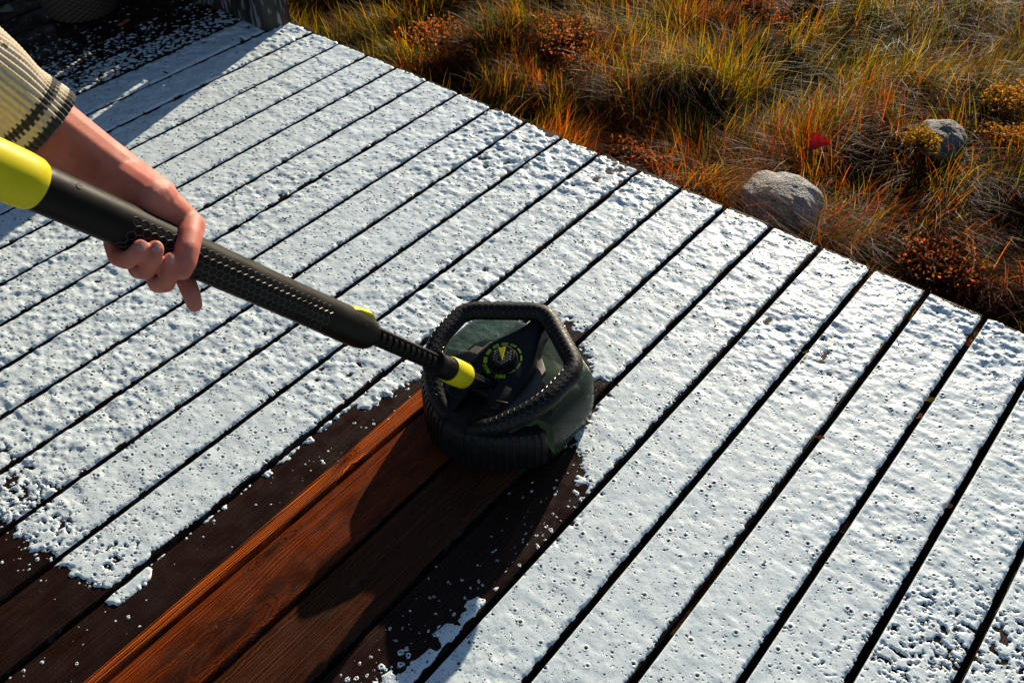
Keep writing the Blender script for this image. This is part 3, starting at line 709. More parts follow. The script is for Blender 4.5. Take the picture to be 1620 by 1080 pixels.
# ------------------------------------------------------------------ arm of the person holding the pole
def person():
    Q, P1, tu, ax, upv, sdv = POLE
    def J(u, v, d): # joint at a pixel, d metres behind (+) or before (-) the pole axis there
        pu = min(max(u, 60), 700); p = Q+(P1-Q)*tu(pu); return at(u, v, np.linalg.norm(p-CAM)+d)
    elbow = at(-270, -70, 1.16)
    A3 = lambda *p: np.array(p, float); shoulder = A3(1.03, -1.60, 1.27)
    rear = Q+(P1-Q)*1.40; neck = A3(1.130, -1.765, 1.43); rsh = A3(1.20, -1.94, 1.27); relb = A3(1.30, -1.98, 1.03)
    fw = A3(.87, .44, -.22); fw /= np.linalg.norm(fw); lf = A3(-.45, .89, 0); lf -= fw*(lf@fw); lf /= np.linalg.norm(lf); hu = np.cross(fw, lf); hd = A3(1.215, -1.722, 1.60)
    HP = lambda a, b_, c: hd+fw*a+lf*b_+hu*c
    chains = [
        [(elbow, .046), (at(-60, 97, 1.18), .045), (at(78, 206, 1.20), .0400), (at(150, 255, 1.215), .0355), (at(200, 287, 1.222), .0325), (J(245, 315, .012), .0285)],   # forearm
        [(at(180, 276, 1.222), .0300), (J(238, 314, .012), .0278), (J(270, 334, .006), .0232), (J(293, 349, .000), .0185)],  # ball of the thumb
        [(J(293, 348, .0), .0180), (J(302, 356, -.012), .0172), (J(299, 374, -.030), .0158), (J(296, 394, -.041), .0150), (J(292, 414, -.043), .0142), (J(288, 428, -.041), .0118)],  # thumb
        [(at(200, 279, 1.226), .027), (J(212, 330, .040), .024), (J(195, 352, .042), .019)],
        [(at(205, 285, 1.23), .026), (J(235, 335, .042), .024), (J(228, 362, .046), .019)],
        [(at(210, 285, 1.23), .026), (J(262, 345, .040), .022), (J(258, 372, .046), .018)],
        [(J(245, 315, .02), .024), (J(280, 358, .036), .020), (J(286, 384, .043), .0165)],
        [(J(195, 352, .042), .0160), (J(180, 385, .039), .0120), (J(186, 407, .020), .0110), (J(201, 412, -.008), .0106), (J(214, 403, -.027), .0103), (J(222, 391, -.0345), .0094)],   # little
        [(J(228, 362, .046), .0175), (J(211, 405, .040), .0122), (J(219, 427, .016), .0114), (J(231, 428, -.010), .0110), (J(241, 411, -.031), .0107), (J(246, 393, -.0385), .0099)],   # ring
        [(J(258, 372, .046), .0175), (J(240, 427, .040), .0124), (J(250, 449, .014), .0118), (J(262, 448, -.010), .0115), (J(269, 430, -.030), .0111), (J(271, 412, -.0370), .0102)],   # middle
        [(J(286, 384, .043), .0165), (J(286, 425, .038), .0126), (J(296, 449, .016), .0120), (J(303, 466, .006), .0113), (J(308, 482, .001), .0098)],   # index
    ]
    chains += [   # the rest of the figure, beyond the picture: shoulders, neck, head, right arm and hand on the rear handle
        [(elbow, .046), (elbow*.5+shoulder*.5, .046), (shoulder, .045), (neck-A3(.02, .01, .06), .05), (rsh, .045), (relb, .043), (relb*.35+rear*.65, .034), (rear+A3(.015, -.03, .012), .028)],
        [(neck-A3(.02, .01, .05), .055), (neck, .052), (HP(-.02, 0, -.08), .052)],
        [(HP(-.025, 0, .045), .084), (HP(-.005, 0, .03), .080)], [(HP(.02, 0, -.03), .066), (HP(.035, 0, -.075), .046)], [(HP(.072, 0, .012), .009), (HP(.094, 0, -.018), .013)],
        [(HP(.078, .012, -.052), .008), (HP(.082, 0, -.051), .009), (HP(.078, -.012, -.052), .008)],
        [(HP(-.01, .080, .012), .014), (HP(-.012, .080, -.014), .012)], [(HP(-.01, -.080, .012), .014), (HP(-.012, -.080, -.014), .012)]]
    for k in range(4):
        c0 = rear+ax*(.045-.022*k); chains.append([(c0-sdv*.030+upv*.01, .0115), (c0-sdv*.020-upv*.034, .0108), (c0+sdv*.012-upv*.036, .010), (c0+sdv*.033-upv*.010, .0090)])
    chains.append([(rear-ax*.0-sdv*.028+upv*.02, .015), (rear-ax*.03+upv*.038, .0135), (rear-ax*.035+sdv*.022+upv*.028, .011)])
    b = B()
    def sphere(c, r, n=14):
        rings = []
        for i in range(1, n//2):
            ph = math.pi*i/(n//2); rings.append([c+r*np.array([math.sin(ph)*math.cos(t), math.sin(ph)*math.sin(t), math.cos(ph)]) for t in np.linspace(0, 2*np.pi, n+1)[:-1]])
        b.loft(rings)
    for ch in chains:
        P = np.array([c for c, _ in ch]); R = np.array([r for _, r in ch]); d = np.r_[0, np.cumsum(np.linalg.norm(np.diff(P, axis=0), axis=1))]
        t = np.arange(0, d[-1], .003); rr = np.interp(t, d, R); pp = np.stack([np.interp(t, d, P[:, i]) for i in range(3)], 1)
        b.tube(pp, rr, 16, up=(.3, .2, .9)); 
        for c, r_ in zip(P, R): sphere(c, r_)
    me = b.mesh('arm')
    o = bpy.data.objects.new('arm_tmp', me); col.objects.link(o)
    m = o.modifiers.new('r', 'REMESH'); m.mode = 'VOXEL'; m.voxel_size = .0018
    m = o.modifiers.new('s', 'SMOOTH'); m.factor = .5; m.iterations = 8
    me2 = bpy.data.meshes.new_from_object(o.evaluated_get(bpy.context.evaluated_depsgraph_get())); bpy.data.objects.remove(o)
    me2.polygons.foreach_set('use_smooth', np.ones(len(me2.polygons), bool)); me2.name = 'arm_and_hand'; me2.materials.clear()
    n = NT('skin'); Pn = n.pos(); a = n.noise(Pn, 28, 4); f = n.noise(Pn, 420, 3); v = n.noise(n.scale(Pn, (1, 1, 1)), 12, 3, .5, 1.)
    c = n.mix(n.mr(a, .3, .7), (.40, .108, .072), (.52, .172, .122)); c = n.mix(n.mr(f, .5, .8, 0, .35), c, (.42, .10, .065))
    cr = n.new('ShaderNodeTexVoronoi', feature='DISTANCE_TO_EDGE'); n.set(cr.inputs['Vector'], Pn); cr.inputs['Scale'].default_value = 330
    h = n.math('ADD', n.math('MULTIPLY', n.mr(cr.outputs['Distance'], 0, .12), .4), n.math('MULTIPLY', a, 1.6))
    n.P(Base_Color=c, Roughness=.55, Specular_IOR_Level=.35, Subsurface_Weight=.18, Subsurface_Radius=(.012, .004, .002), Subsurface_Scale=.6, Normal=n.bump(h, .22, .0014))
    T = thing('person', (.86, -1.83, 0), 'person in a cream knitted sweater, bare hand gripping the black pole', 'person')
    arm = add('arm', me2, n.m, T)
    # nails
    nm = NT('fingernail'); nm.P(Base_Color=(.52, .24, .19, 1), Roughness=.3)
    for (u, v, d, r_, du, dv) in ((223, 393, -.0345, .0100, 3, -13), (247, 395, -.0385, .0106, 2, -13), (269, 414, -.0370, .0108, 2, -13)):
        c = J(u, v, d); tip = J(u+du, v+dv, d+.002); yv = tip-c; yv /= np.linalg.norm(yv); zv = CAM-c; zv -= yv*(zv@yv); zv /= np.linalg.norm(zv); xv = np.cross(yv, zv); b = B(); rows = []
        for j, s in enumerate(np.linspace(-1, 1, 7)):
            w = .0052*math.sqrt(max(.05, 1-(max(0, abs(s)-.55)/.5)**2)); rows.append([c+yv*(s*.0062)+xv*(w*q)+zv*(r_*.97*math.sqrt(1-(w*q/r_)**2)-.0006*s*s) for q in np.linspace(-1, 1, 7)])
        V = [p for rw in rows for p in rw]; b.poly(V, [(i*7+j, i*7+j+1, i*7+j+8, i*7+j+7) for i in range(6) for j in range(6)])
        sub('fingernail', b.mesh('fingernail'), nm.m, arm, T)
    # rest of the clothes and the hair, beyond the picture
    def blob(name, chs, voxel, mat, it=6, cc=None):
        bb = B(); 
        for ch in chs:
            P = np.array([c for c, _ in ch]); Rr = np.array([r for _, r in ch]); dd = np.r_[0, np.cumsum(np.linalg.norm(np.diff(P, axis=0), axis=1))]
            t = np.linspace(0, dd[-1], max(3, int(dd[-1]/.01))); bb.tube(np.stack([np.interp(t, dd, P[:, i]) for i in range(3)], 1), np.interp(t, dd, Rr), 18, up=(.31, .2, .93))
            for c, r_ in ch:
                bb.loft([[c+r_*np.array([math.sin(ph)*math.cos(q), math.sin(ph)*math.sin(q), math.cos(ph)]) for q in np.linspace(0, 2*np.pi, 19)[:-1]] for ph in np.linspace(.15, math.pi-.15, 10)])
        oo = bpy.data.objects.new('tmp', bb.mesh(name)); col.objects.link(oo); mo = oo.modifiers.new('r', 'REMESH'); mo.mode = 'VOXEL'; mo.voxel_size = voxel
        mo = oo.modifiers.new('s', 'SMOOTH'); mo.factor = .5; mo.iterations = it
        m_ = bpy.data.meshes.new_from_object(oo.evaluated_get(bpy.context.evaluated_depsgraph_get())); bpy.data.objects.remove(oo); m_.name = name; m_.materials.clear()
        m_.polygons.foreach_set('use_smooth', np.ones(len(m_.polygons), bool))
        if cc is not None:
            ca_ = m_.color_attributes.new('yarn', 'FLOAT_COLOR', 'POINT'); ca_.data.foreach_set('color', np.tile(np.array([*cc, 1], np.float32), len(m_.vertices)))
        return add(name, m_, mat, T)
    hip = A3(.86, -1.83, .92); lh, rh = hip+A3(-.04, .085, 0), hip+A3(.04, -.085, 0)
    wool_t = NT('cream_wool_body'); wg = wool_t.noise(wool_t.pos(), 300, 3, .7); wool_t.P(Base_Color=wool_t.mix(wg, (.52, .41, .26), (.70, .56, .36)), Roughness=.9, Normal=wool_t.bump(wg, .6, .003))
    blob('sweater', [[(hip+A3(.0, .05, .02), .125), (A3(.98, -1.76, 1.10), .125), (A3(1.06, -1.72, 1.26), .11)], [(hip-A3(-.02, .05, -.02), .125), (A3(1.02, -1.84, 1.10), .125), (A3(1.13, -1.84, 1.26), .11)],
                     [(shoulder, .066), (neck-A3(.01, 0, .045), .078), (rsh, .066), (rsh*.5+relb*.5, .060), (relb, .056), (relb*.45+rear*.55, .046)]], .006, wool_t.m)
    blob('trousers', [[(hip+A3(0, .04, .03), .13), (hip-A3(-.02, .04, -.03), .13)], [(lh, .105), (A3(.86, -1.72, .50), .075), (A3(.74, -1.76, .10), .062)], [(rh, .105), (A3(.93, -1.95, .50), .075), (A3(.80, -2.02, .10), .062)]], .007, plastic('dark_blue_cloth', (.018, .024, .040), .85, 500, .4))
    for fx, fy in ((.74, -1.76), (.80, -2.02)):
        blob('boot', [[(A3(fx, fy, .16), .055), (A3(fx-.01, fy, .052), .047), (A3(fx+.09, fy+.05, .045), .040), (A3(fx+.17, fy+.09, .040), .034)]], .005, plastic('black_boot_rubber', (.012, .012, .012), .5))
    hair = plastic('brown_hair', (.05, .028, .014), .6, 260, .9)
    blob('hair', [[(HP(-.035, 0, .055), .092), (HP(-.01, 0, .068), .078)], [(HP(-.055, 0, -.01), .076), (HP(-.062, 0, -.05), .058)]], .005, hair, 3)
    em = plastic('dark_eye', (.02, .015, .012), .2)
    for sg in (-1, 1):
        c = HP(.0735, sg*.031, .014); bb = B(); bb.loft([[c+.0085*np.array([math.sin(ph)*math.cos(q), math.sin(ph)*math.sin(q), math.cos(ph)]) for q in np.linspace(0, 2*np.pi, 13)[:-1]] for ph in np.linspace(.2, math.pi-.2, 8)]); add('eye', bb.mesh('eye'), em, T)
    # knitted sleeve
    path = fillet([at(76, 203, 1.199), at(20, 160, 1.192), at(-60, 97, 1.18), elbow, elbow*.45+shoulder*.55, shoulder], .06, 8); path = resample(path, 420)
    U, V = frames(path, (0, 0, 1)); d = np.r_[0, np.cumsum(np.linalg.norm(np.diff(path, axis=0), axis=1))]
    na = 200; a = np.arange(na)*2*np.pi/na; nrib = 40
    R = np.interp(d, [0, .004, .012, .05, .10, .16, .3, .6], [.0455, .0475, .0485, .0495, .0530, .059, .064, .075])
    cuff = sm(.150, .165, d)                                # rib cuff, then plain knit
    verts = []; cols = []
    rs_ = np.random.default_rng(8)
    for i in range(420):
        tw = a*nrib; st = d[i]/.0040
        kn = np.abs(np.sin(np.pi*st+.9*np.abs(np.sin(tw/2))))
        ribd = .0027*(.5+.5*np.cos(tw))**.7*(1-.35*cuff[i])+.0009*kn
        fold = .0028*np.sin(a*2+d[i]*45)*sm(.05, .15, d[i])+.002*np.sin(a*3-d[i]*70)
        rr = R[i]-.003+ribd+fold
        verts.append(path[i]+np.outer(rr*np.cos(a), U[i])+np.outer(rr*np.sin(a), V[i]))
        c = np.tile([.72, .61, .43], (na, 1)).astype(float)*(.80+.20*vn(a*nrib/6.283*4, np.full(na, st*1.3), 40))[:, None]
        jag = .0016*np.sign(np.cos(tw))+.0012*(vn(a*9, a*0+1, 41)-.5)
        dd = d[i]+jag
        blk = ((dd < .0120) | ((dd > .0225) & (dd < .0335))).astype(float)
        fl = ((np.abs(((d[i]-.086) % .040)-.006) < .003) & (d[i] > .08)).astype(float)*((np.cos(a*9+np.floor((d[i]-.086)/.040)*2.1) > .86))
        blk = np.maximum(blk, fl)
        c = c*(1-blk)[:, None]+np.array([.012, .012, .016])*blk[:, None]; cols.append(c)
    v = np.concatenate(verts); idx = np.arange(419)[:, None]*na+np.arange(na)[None]; nx = np.arange(419)[:, None]*na+(np.arange(na)[None]+1) % na
    f = np.stack([idx, nx, nx+na, idx+na], -1).reshape(-1, 4)
    v = np.concatenate([v, path[[0]], path[[-1]]])
    # rolled-in edge of the cuff and closed shoulder end as extra rings of quads
    k0 = len(v)
    inner = path[6]+np.outer(.043*np.cos(a), U[6])+np.outer(.043*np.sin(a), V[6]); v = np.concatenate([v, inner]); j = np.arange(na); j2 = (j+1) % na
    f = np.concatenate([f, np.stack([k0+j, k0+j2, j2, j], -1)])
    endr = path[-1]+np.outer(.012*np.cos(a), U[-1])+np.outer(.012*np.sin(a), V[-1]); k1 = len(v); v = np.concatenate([v, endr]); L = 419*na
    f = np.concatenate([f, np.stack([L+j, L+j2, k1+j2, k1+j], -1)])
    cc = np.concatenate(cols+[np.tile([[.5, .4, .25]], (2, 1)), np.tile([[.012, .012, .016]], (na, 1)), np.tile([[.5, .4, .25]], (na, 1))])
    me = mesh_from('sleeve', v, f); ca = me.color_attributes.new('yarn', 'FLOAT_COLOR', 'POINT'); ca.data.foreach_set('color', np.c_[cc, np.ones(len(cc))].astype(np.float32).ravel())
    n = NT('cream_wool'); g = n.noise(n.pos(), 900, 3, .7)
    n.P(Base_Color=n.mix(n.mr(g, .3, .75, .15, 0), n.attr('yarn'), (.12, .08, .04)), Roughness=.9, Sheen_Weight=.3, Normal=n.bump(g, .6, .0015))
    add('sleeve', me, n.m, T, label='cream ribbed knit sleeve with two black stripes at the cuff')
person()

# ------------------------------------------------------------------ rocks
def rock(name, u, v, zc, rx, ry, rz, seed, mat, label, rot=0.):
    c = hit(u, v, zc); n = 48; V = []
    for i in range(n+1):
        ph = math.pi*i/n
        for j in range(2*n):
            th = math.pi*j/n; V.append((math.sin(ph)*math.cos(th), math.sin(ph)*math.sin(th), math.cos(ph)))
    V = np.array(V); k = 1+.22*(vn(V[:, 0]*1.6+9+V[:, 2], V[:, 1]*1.6+9, seed)-.5)+.10*(vn(V[:, 0]*4+9+2*V[:, 2], V[:, 1]*4+9, seed+1)-.5)+.035*(vn(V[:, 0]*13+30+5*V[:, 2], V[:, 1]*13+30, seed+2)-.5)
    V = np.sign(V)*np.abs(V)**.85*k[:, None]*np.array([rx, ry, rz]); cr, sr = math.cos(rot), math.sin(rot)
    V = np.c_[V[:, 0]*cr-V[:, 1]*sr, V[:, 0]*sr+V[:, 1]*cr, V[:, 2]]+c
    f = [(i*2*n+j, (i+1)*2*n+j, (i+1)*2*n+(j+1) % (2*n), i*2*n+(j+1) % (2*n)) for i in range(n) for j in range(2*n)]
    b = B(); b.poly(V, f); o = add(name, b.mesh(name, sharp=80), mat); o['label'] = label; o['category'] = 'rock'; return c
def rock_mat(name, a, b_, moss=None):
    n = NT(name); P = n.pos(); s = n.noise(P, 230, 4, .7); l = n.noise(P, 38, 4, .6); p = n.vor(P, 170)
    c = n.mix(n.mr(s, .38, .62), a, b_); c = n.mix(n.mr(l, .5, .7, 0, .6), c, (.07, .07, .065))
    c = n.mix(n.mr(n.new('ShaderNodeSeparateColor', {0: p.outputs['Color']}).outputs[0], .75, .9, 0, .6), c, (.38, .38, .36))
    n.P(Base_Color=c, Roughness=.75, Normal=n.bump(n.math('ADD', s, p.outputs['Distance']), .9, .004)); return n.m
ROCK1 = rock('granite_rock', 1232, 322, -.165, .116, .100, .072, 50, rock_mat('pale_granite', (.05, .052, .052), (.46, .48, .49)), 'speckled pale grey granite rock half sunk in grass beside the deck', .35)
ROCK2 = rock('mossy_rock', 1487, 222, -.190, .072, .070, .052, 60, rock_mat('grey_rock', (.06, .057, .05), (.17, .155, .14)), 'small grey rock with yellow moss cushion in the grass', .1)

# ------------------------------------------------------------------ grass, moss, leaves
def blade_mesh(name, n, sampler, seed, segs=4):
    r = np.random.default_rng(seed)
    x, y, L, w, az, lean, droop, c0, c1 = sampler(n, r); n = len(x)
    z = zg(x, y)-.01
    t = np.linspace(0, 1, segs+1)[None, :]
    hz = L[:, None]*(np.sin(lean)[:, None]*t+droop[:, None]*t**2.2*.9)
    vz = L[:, None]*(np.cos(lean)[:, None]*t-droop[:, None]**1.2*.62*t**2.6)
    px = x[:, None]+hz*np.cos(az)[:, None]; py = y[:, None]+hz*np.sin(az)[:, None]; pz = z[:, None]+vz
    sw = r.uniform(-.02, .02, (n, 1))*t**2; px += sw; py += r.uniform(-.02, .02, (n, 1))*t**2
    pz = np.maximum(pz, zg(px, py)-.01)
    under = (py < .012) & (px > -.25)                                   # keep blades off the boards' underside
    py = np.where(under, .012+.3*np.abs(py-.012)*0, py)
    wa = az+np.pi/2+r.uniform(-.9, .9, n); hw = w[:, None]/2*(1-.97*t**1.6)
    ox, oy = hw*np.cos(wa)[:, None], hw*np.sin(wa)[:, None]
    A = np.stack([px-ox, py-oy, pz], -1); Bv = np.stack([px+ox, py+oy, pz], -1)
    V = np.stack([A, Bv], 2).reshape(-1, 3); m = 2*(segs+1); i = np.arange(n)[:, None]*m+2*np.arange(segs)[None]
    f = np.stack([i, i+1, i+3, i+2], -1).reshape(-1, 4)
    me = mesh_from(name, V, f)
    cc = c0[:, None, :]*(1-t[..., None])+c1[:, None, :]*t[..., None]; cc = np.repeat(cc[:, :, None, :], 2, 2).reshape(-1, 3)
    ca = me.color_attributes.new('tint', 'FLOAT_COLOR', 'POINT'); ca.data.foreach_set('color', np.c_[cc, np.ones(len(cc))].astype(np.float32).ravel())
    return me
def grass_mat(name, tr=.62):
    n = NT(name); c = n.attr('tint'); n.P(Base_Color=n.mix(1., c, (.36, .34, .28), 'MULTIPLY'), Roughness=.42, Specular_IOR_Level=.07)
    t = n.new('ShaderNodeBsdfTranslucent', {0: n.mix(1., c, (1.5, 1.4, 1.1), 'MULTIPLY')}); m = n.new('ShaderNodeMixShader', {0: tr, 1: n.p.outputs[0], 2: t.outputs[0]}); n.set(n.out.inputs[0], m.outputs[0]); return n.m
M_GRASS = grass_mat('grass_blade')
GREEN = np.array([.090, .125, .004]); YGREEN = np.array([.38, .27, .004]); STRAW = np.array([.40, .24, .055]); RUST = np.array([.30, .072, .006]); BROWN = np.array([.12, .045, .007]); ORANGE = np.array([.46, .14, .006])
# colour patches of the meadow: pixel, radius in metres, weights (green, yellow-green, straw, rust, brown, orange), length factor
PATCHES = [((560, 35), .22, (5, 4, 1, 1, 1, 0), .8), ((640, 10), .25, (4, 4, 1, 1, 1, 1), .9), ((690, 52), .13, (0, 0, 1, 6, 2, 2), .5), ((760, 120), .20, (3, 2, 6, 1, 1, 0), .9), ((880, 50), .16, (0, 0, 1, 6, 2, 2), .5),
           ((800, 20), .20, (4, 1, 1, 1, 4, 0), .8), ((960, 80), .22, (3, 2, 1, 3, 3, 1), .9), ((930, 195), .16, (1, 2, 1, 2, 1, 6), .8), ((1030, 190), .16, (1, 1, 1, 4, 2, 4), .9),
           ((1100, 60), .28, (3, 7, 1, 0, 1, 1), 1.15), ((1250, 80), .28, (3, 8, 1, 0, 1, 1), 1.2), ((1380, 50), .30, (4, 6, 1, 0, 1, 0), 1.2), ((1200, 12), .22, (0, 1, 3, 5, 1, 2), .7), ((1250, 140), .2, (5, 4, 1, 1, 3, 0), 1.2), ((1100, 140), .2, (5, 3, 1, 1, 3, 0), 1.1),
           ((1150, 215), .2, (1, 1, 4, 3, 4, 2), 1.), ((1060, 250), .15, (1, 1, 1, 4, 3, 4), .9), ((1320, 230), .25, (1, 1, 3, 4, 3, 1), 1.), ((1420, 130), .2, (3, 2, 1, 4, 3, 1), 1.), ((1560, 60), .3, (4, 3, 1, 1, 4, 0), 1.), ((1400, 330), .2, (4, 3, 2, 3, 2, 1), 1.),
           ((1330, 300), .15, (3, 2, 1, 4, 3, 1), 1.), ((1470, 400), .2, (1, 1, 2, 5, 3, 2), .8), ((1590, 400), .2, (0, 1, 2, 4, 4, 1), .6), ((1590, 330), .2, (1, 1, 1, 3, 4, 1), .8), ((1180, 320), .1, (2, 2, 3, 2, 1, 3), .9), ((1560, 250), .2, (3, 1, 2, 2, 3, 0), 1.)]
PC = np.array([hit(u, v, -.12)[:2] for (u, v), *_ in PATCHES]); PR = np.array([q[1] for q in PATCHES]); PWT = np.array([q[2] for q in PATCHES], float); PLN = np.array([q[3] for q in PATCHES])
PWT[:, 2] *= .35; PWT = PWT/PWT.sum(1)[:, None]; PAL = np.array([GREEN*[.85, 1., .8], YGREEN*[.85, .9, .7], STRAW*[.75, .66, .4], RUST*[1.05, .9, .8], BROWN*.7, ORANGE*[1., .92, .8]])
def meadow_sampler(x0, x1, y0, y1, view=True, short=False):
    def fn(n, r):
        x = r.uniform(x0, x1, n*6); y = r.uniform(y0, y1, n*6)
        if view:
            ok = in_view(np.stack([x, y, np.full_like(x, -.15)], 1), 170); x, y = x[ok], y[ok]
        # tussocks: thicken near clump centres
        else:
            ok = ~in_view(np.stack([x, y, np.full_like(x, -.15)], 1), 120); x, y = x[ok], y[ok]
        den = vn(x*5.2, y*5.2, 20)*.6+vn(x*11, y*11, 21)*.4
        wet = np.zeros_like(x)
        for (u, v, rr) in ((1600, 485, .18), (1590, 385, .10), (1180, 165, .10), (1450, 300, .07), (1330, 345, .06)):
            c = hit(u, v, -.2); wet = np.maximum(wet, 1-np.hypot(x-c[0], y-c[1])/rr)
        keep = (r.random(len(x)) < sm(.30, .62, den)+.07) & (r.random(len(x)) > sm(0, .5, wet))
        for c, rr in ((ROCK1, .070), (ROCK2, .055)): keep &= np.hypot(x-c[0], y-c[1]) > rr
        x, y, den = x[keep][:n], y[keep][:n], den[keep][:n]; m = len(x)
        d = np.hypot(x[:, None]-PC[:, 0], y[:, None]-PC[:, 1])/PR; wgt = np.exp(-d*d*1.4)+1e-4; wgt /= wgt.sum(1)[:, None]
        pw = wgt@PWT; ln = wgt@PLN; ch = (r.random((m, 1)) > np.cumsum(pw, 1)).sum(1).clip(0, 5)
        c = PAL[ch]*r.uniform(.55, 1.35, (m, 1)); tipc = c*np.array([1.25, 1.05, .9]); drymix = (r.random((m, 1)) < .05)*.8; tipc = tipc*(1-drymix)+STRAW*[.85, .72, .5]*drymix
        L = r.uniform(.07, .20, m)*ln*(.6+.8*den)
        if short: L = r.uniform(.03, .075, m)
        flow = 2*np.pi*vn(x*1.7, y*1.7, 22)*1.2-.6; az = flow+r.normal(0, .85, m)
        lean = np.abs(r.normal(.38, .25, m)); droop = np.clip(r.normal(.62, .38, m), .03, 1.25)
        w = r.uniform(.0012, .0034, m)*(1.2 if short else 1)
        return x, y, L, w, az, lean, droop, c*.75, tipc
    return fn
me = blade_mesh('meadow_grass', 130000, meadow_sampler(-1.4, 3.2, .012, 2.9), 1); o = add('meadow_grass', me, M_GRASS, kind='stuff'); o['label'] = 'wild autumn grass in green, yellow and rust tussocks beside the deck'
me = blade_mesh('low_sedge', 42000, meadow_sampler(-1.4, 3.2, .012, 2.9, True, True), 2, 2); o = add('low_sedge', me, M_GRASS, kind='stuff'); o['label'] = 'short rusty undergrowth between the grass tussocks'
me = blade_mesh('outer_grass', 60000, meadow_sampler(-3.6, 5.5, .012, 4.6, False), 3, 3); o = add('outer_grass', me, M_GRASS, kind='stuff'); o['label'] = 'loose wild grass spreading away from the deck'

def drape(n, r):
    a = hit(1150, 300, -.2); x = a[0]+r.uniform(-.09, .08, n); y = np.maximum(a[1]+r.uniform(-.12, .04, n), .03)
    c = PAL[r.choice([0, 1, 2, 3, 5, 5], n)]*r.uniform(.6, 1.3, (n, 1))
    return x, y, r.uniform(.20, .34, n), r.uniform(.0012, .0028, n), r.normal(-.25, .3, n), np.abs(r.normal(.40, .15, n)), np.clip(r.normal(.75, .2, n), .2, 1.1), c*.8, c*1.1
me = blade_mesh('draping_grass', 700, drape, 4); o = add('draping_grass', me, M_GRASS, kind='stuff'); o['label'] = 'long orange-green grass combed across the front of the granite rock'
def clump(name, u, v, zc, rx, ry, h, n, pal, size, label, cat, group=None, seed=0, flat=False):
    r = np.random.default_rng(seed); c = hit(u, v, zc); T = thing(name, tuple(c), label, cat, group)
    p = r.normal(0, 1, (n, 3)); p /= np.linalg.norm(p, axis=1)[:, None]; p *= (r.random((n, 1))**.4); p[:, 2] = np.abs(p[:, 2])
    k = .7+.6*vn(p[:, 0]*3+5, p[:, 1]*3+5, seed); P = p*np.array([rx, ry, h])*k[:, None]+np.array([c[0], c[1], zc-.03])
    d = r.normal(0, 1, (n, 3)); d[:, 2] = np.abs(d[:, 2])*.7; d /= np.linalg.norm(d, axis=1)[:, None]; e = np.cross(d, r.normal(0, 1, (n, 3))); e /= np.linalg.norm(e, axis=1)[:, None]
    s = size*r.uniform(.6, 1.4, (n, 1)); V = np.stack([P, P+d*s*.5+e*s*.28, P+d*s, P+d*s*.5-e*s*.28], 1).reshape(-1, 3); f = np.arange(4*n).reshape(-1, 4)
    me = mesh_from('foliage', V, f, False); cc = np.repeat(np.array(pal)[r.integers(0, len(pal), n)]*r.uniform(.6, 1.3, (n, 1)), 4, 0)
    ca = me.color_attributes.new('tint', 'FLOAT_COLOR', 'POINT'); ca.data.foreach_set('color', np.c_[cc, np.ones(len(cc))].astype(np.float32).ravel())
    add('foliage', me, M_GRASS, T)
    b = B()
    for q in range(10):
        a = r.uniform(0, 6.28); b.tube([(c[0], c[1], zc-.06), (c[0]+rx*.4*math.cos(a), c[1]+ry*.4*math.sin(a), zc-.03+h*.3), (c[0]+rx*.75*math.cos(a), c[1]+ry*.75*math.sin(a), zc-.03+h*.55)], [.0022, .0016, .0008], 5)
    add('stem', b.mesh('stem'), M_STEM, T)
M_STEM = plastic('brown_stem', (.05, .025, .012), .8)
RP = [(.30, .065, .016), (.24, .085, .02), (.36, .11, .02), (.14, .04, .012)]
SG = 'rust-red dwarf shrubs in the grass'
SL = ['rust-red dwarf shrub in the grass closest to the corner post', 'rust-red dwarf shrub second from the corner post, beyond the deck', 'broad rust-red dwarf shrub farthest from the deck among yellow-green grass',
      'small rust-red dwarf shrub just deckward of the second one from the post', 'rust-red dwarf shrub between the small mossy rock and the deck', 'flat rust-red dwarf shrub hugging the deck edge beside the granite rock']
for i, (u, v, rx, ry, h, n) in enumerate([(690, 50, .13, .10, .10, 1500), (885, 45, .15, .10, .09, 1500), (1195, 12, .18, .10, .10, 1700), (930, 92, .10, .08, .07, 900), (1480, 395, .12, .08, .06, 900), (1010, 232, .12, .05, .05, 900)]):
    clump('dwarf_shrub', u, v, -.19, rx*1.35, ry*1.35, h*.58, int(n*.65), RP, .0105, SL[i], 'shrub', SG, 70+i)
clump('moss_cushion', 1462, 212, -.125, .058, .05, .045, 1600, [(.36, .20, .015), (.26, .15, .012), (.16, .10, .01)], .007, 'yellow moss cushion growing over the small grey rock', 'moss', None, 90)
clump('moss_mound', 1604, 150, -.15, .10, .10, .06, 2200, [(.46, .22, .012), (.34, .17, .012), (.22, .10, .01)], .008, 'golden moss mound beyond the small mossy rock', 'moss', None, 91)
clump('moss_mound', 1605, 212, -.16, .09, .06, .05, 1500, [(.40, .17, .012), (.30, .13, .012), (.20, .08, .01)], .008, 'orange-gold moss mound beside the golden one', 'moss', None, 92)

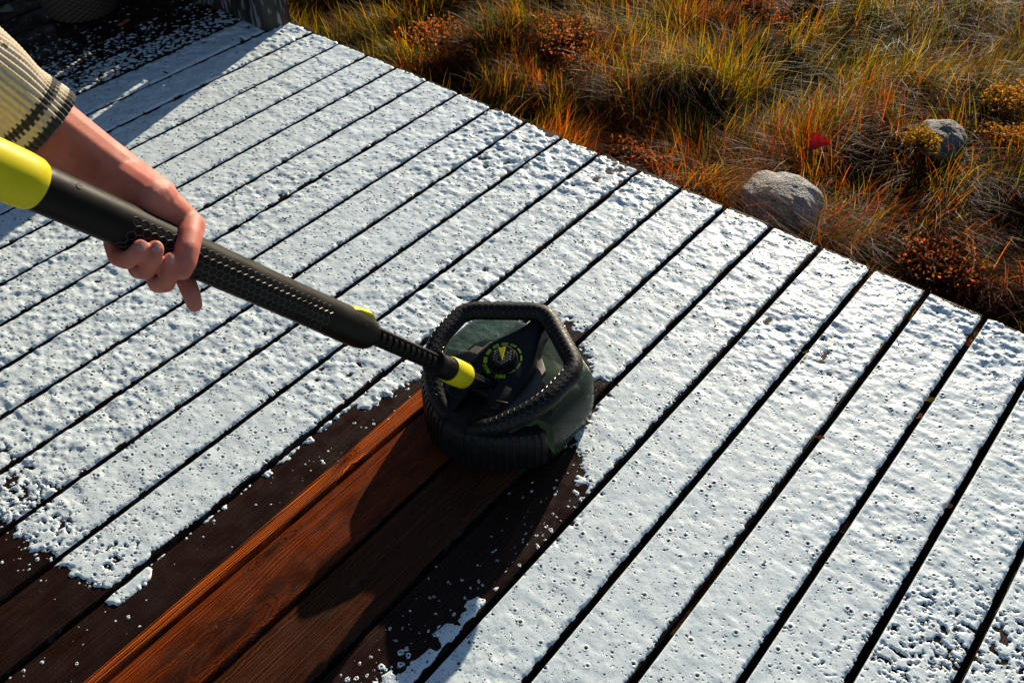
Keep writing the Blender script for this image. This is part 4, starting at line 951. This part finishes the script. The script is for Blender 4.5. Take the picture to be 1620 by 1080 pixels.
# single leaves
def leaf(name, p, size, az, tilt, mat, label, lobes=0, curl=.25, group=None):
    b = B(); n = 24; pts = []
    for i in range(n):
        t = 2*math.pi*i/n; rr = (.5+.12*math.cos(t*lobes) if lobes else .5)*(1 if not lobes else 1.05); x = math.cos(t)*rr; y = math.sin(t)*rr*(.62 if not lobes else .8)
        pts.append((x, y, curl*(y*y*1.2+x*x*.5)))
    ca, sa = math.cos(az), math.sin(az); ct, st = math.cos(tilt), math.sin(tilt)
    def tr(q):
        x, y, z = q; y, z = y*ct-z*st, y*st+z*ct; return (p[0]+size*(x*ca-y*sa), p[1]+size*(x*sa+y*ca), p[2]+size*z)
    top = [tr(q) for q in pts]; low = [tr((x, y, z-.015)) for x, y, z in pts]; o = len(top)
    b.poly(top+low+[tr((0, 0, 0)), tr((0, 0, -.015))], [(i, (i+1) % n, 2*n) for i in range(n)]+[((i+1) % n+n, i+n, 2*n+1) for i in range(n)]+[(i+n, (i+1) % n+n, (i+1) % n, i) for i in range(n)])
    b.tube([tr((-.5, 0, 0)), tr((-.75, .02, .02)), tr((-.95, .08, .0))], .0006, 5)
    o = add(name, b.mesh(name, sharp=80), mat); o['label'] = label; o['category'] = 'leaf'
    if group: o['group'] = group
RED = leafmat('red_leaf', (.62, .035, .012), .5); YLW = leafmat('yellow_leaf', (.62, .42, .02), .4); ORG = leafmat('orange_birch_leaf', (.55, .16, .02), .4); PAL_ = leafmat('pale_leaf', (.36, .34, .26), .3)
leaf('fallen_leaf', hit(1294, 224, -.035), .050, .55, .95, RED, 'bright red fallen leaf caught in the grass near the granite rock', 3, .6)
leaf('birch_leaf', hit(1473, 632, .003), .016, .9, .4, YLW, 'tiny bright yellow leaf stuck at a gap between foamy boards')
leaf('birch_leaf', hit(1456, 657, .002), .013, 1.4, .6, ORG, 'tiny orange leaf just below the yellow one in the same gap')
leaf('birch_leaf', hit(1299, 692, .003), .014, .5, .5, ORG, 'tiny orange-brown leaf at a gap between thickly foamed boards')
leaf('birch_leaf', hit(1503, 800, .003), .012, 1.1, .5, ORG, 'tiny rusty leaf at the gap beside the sparse bubbly foam')
leaf('birch_leaf', hit(1277, 556, .003), .011, 1.1, .5, YLW, 'tiny yellow leaf scrap at a board gap right of the scrubber')
leaf('dry_leaf', hit(11, 15, .004), .045, .3, .25, PAL_, 'pale dry leaf lying on the dark boards beside the basket', 3)
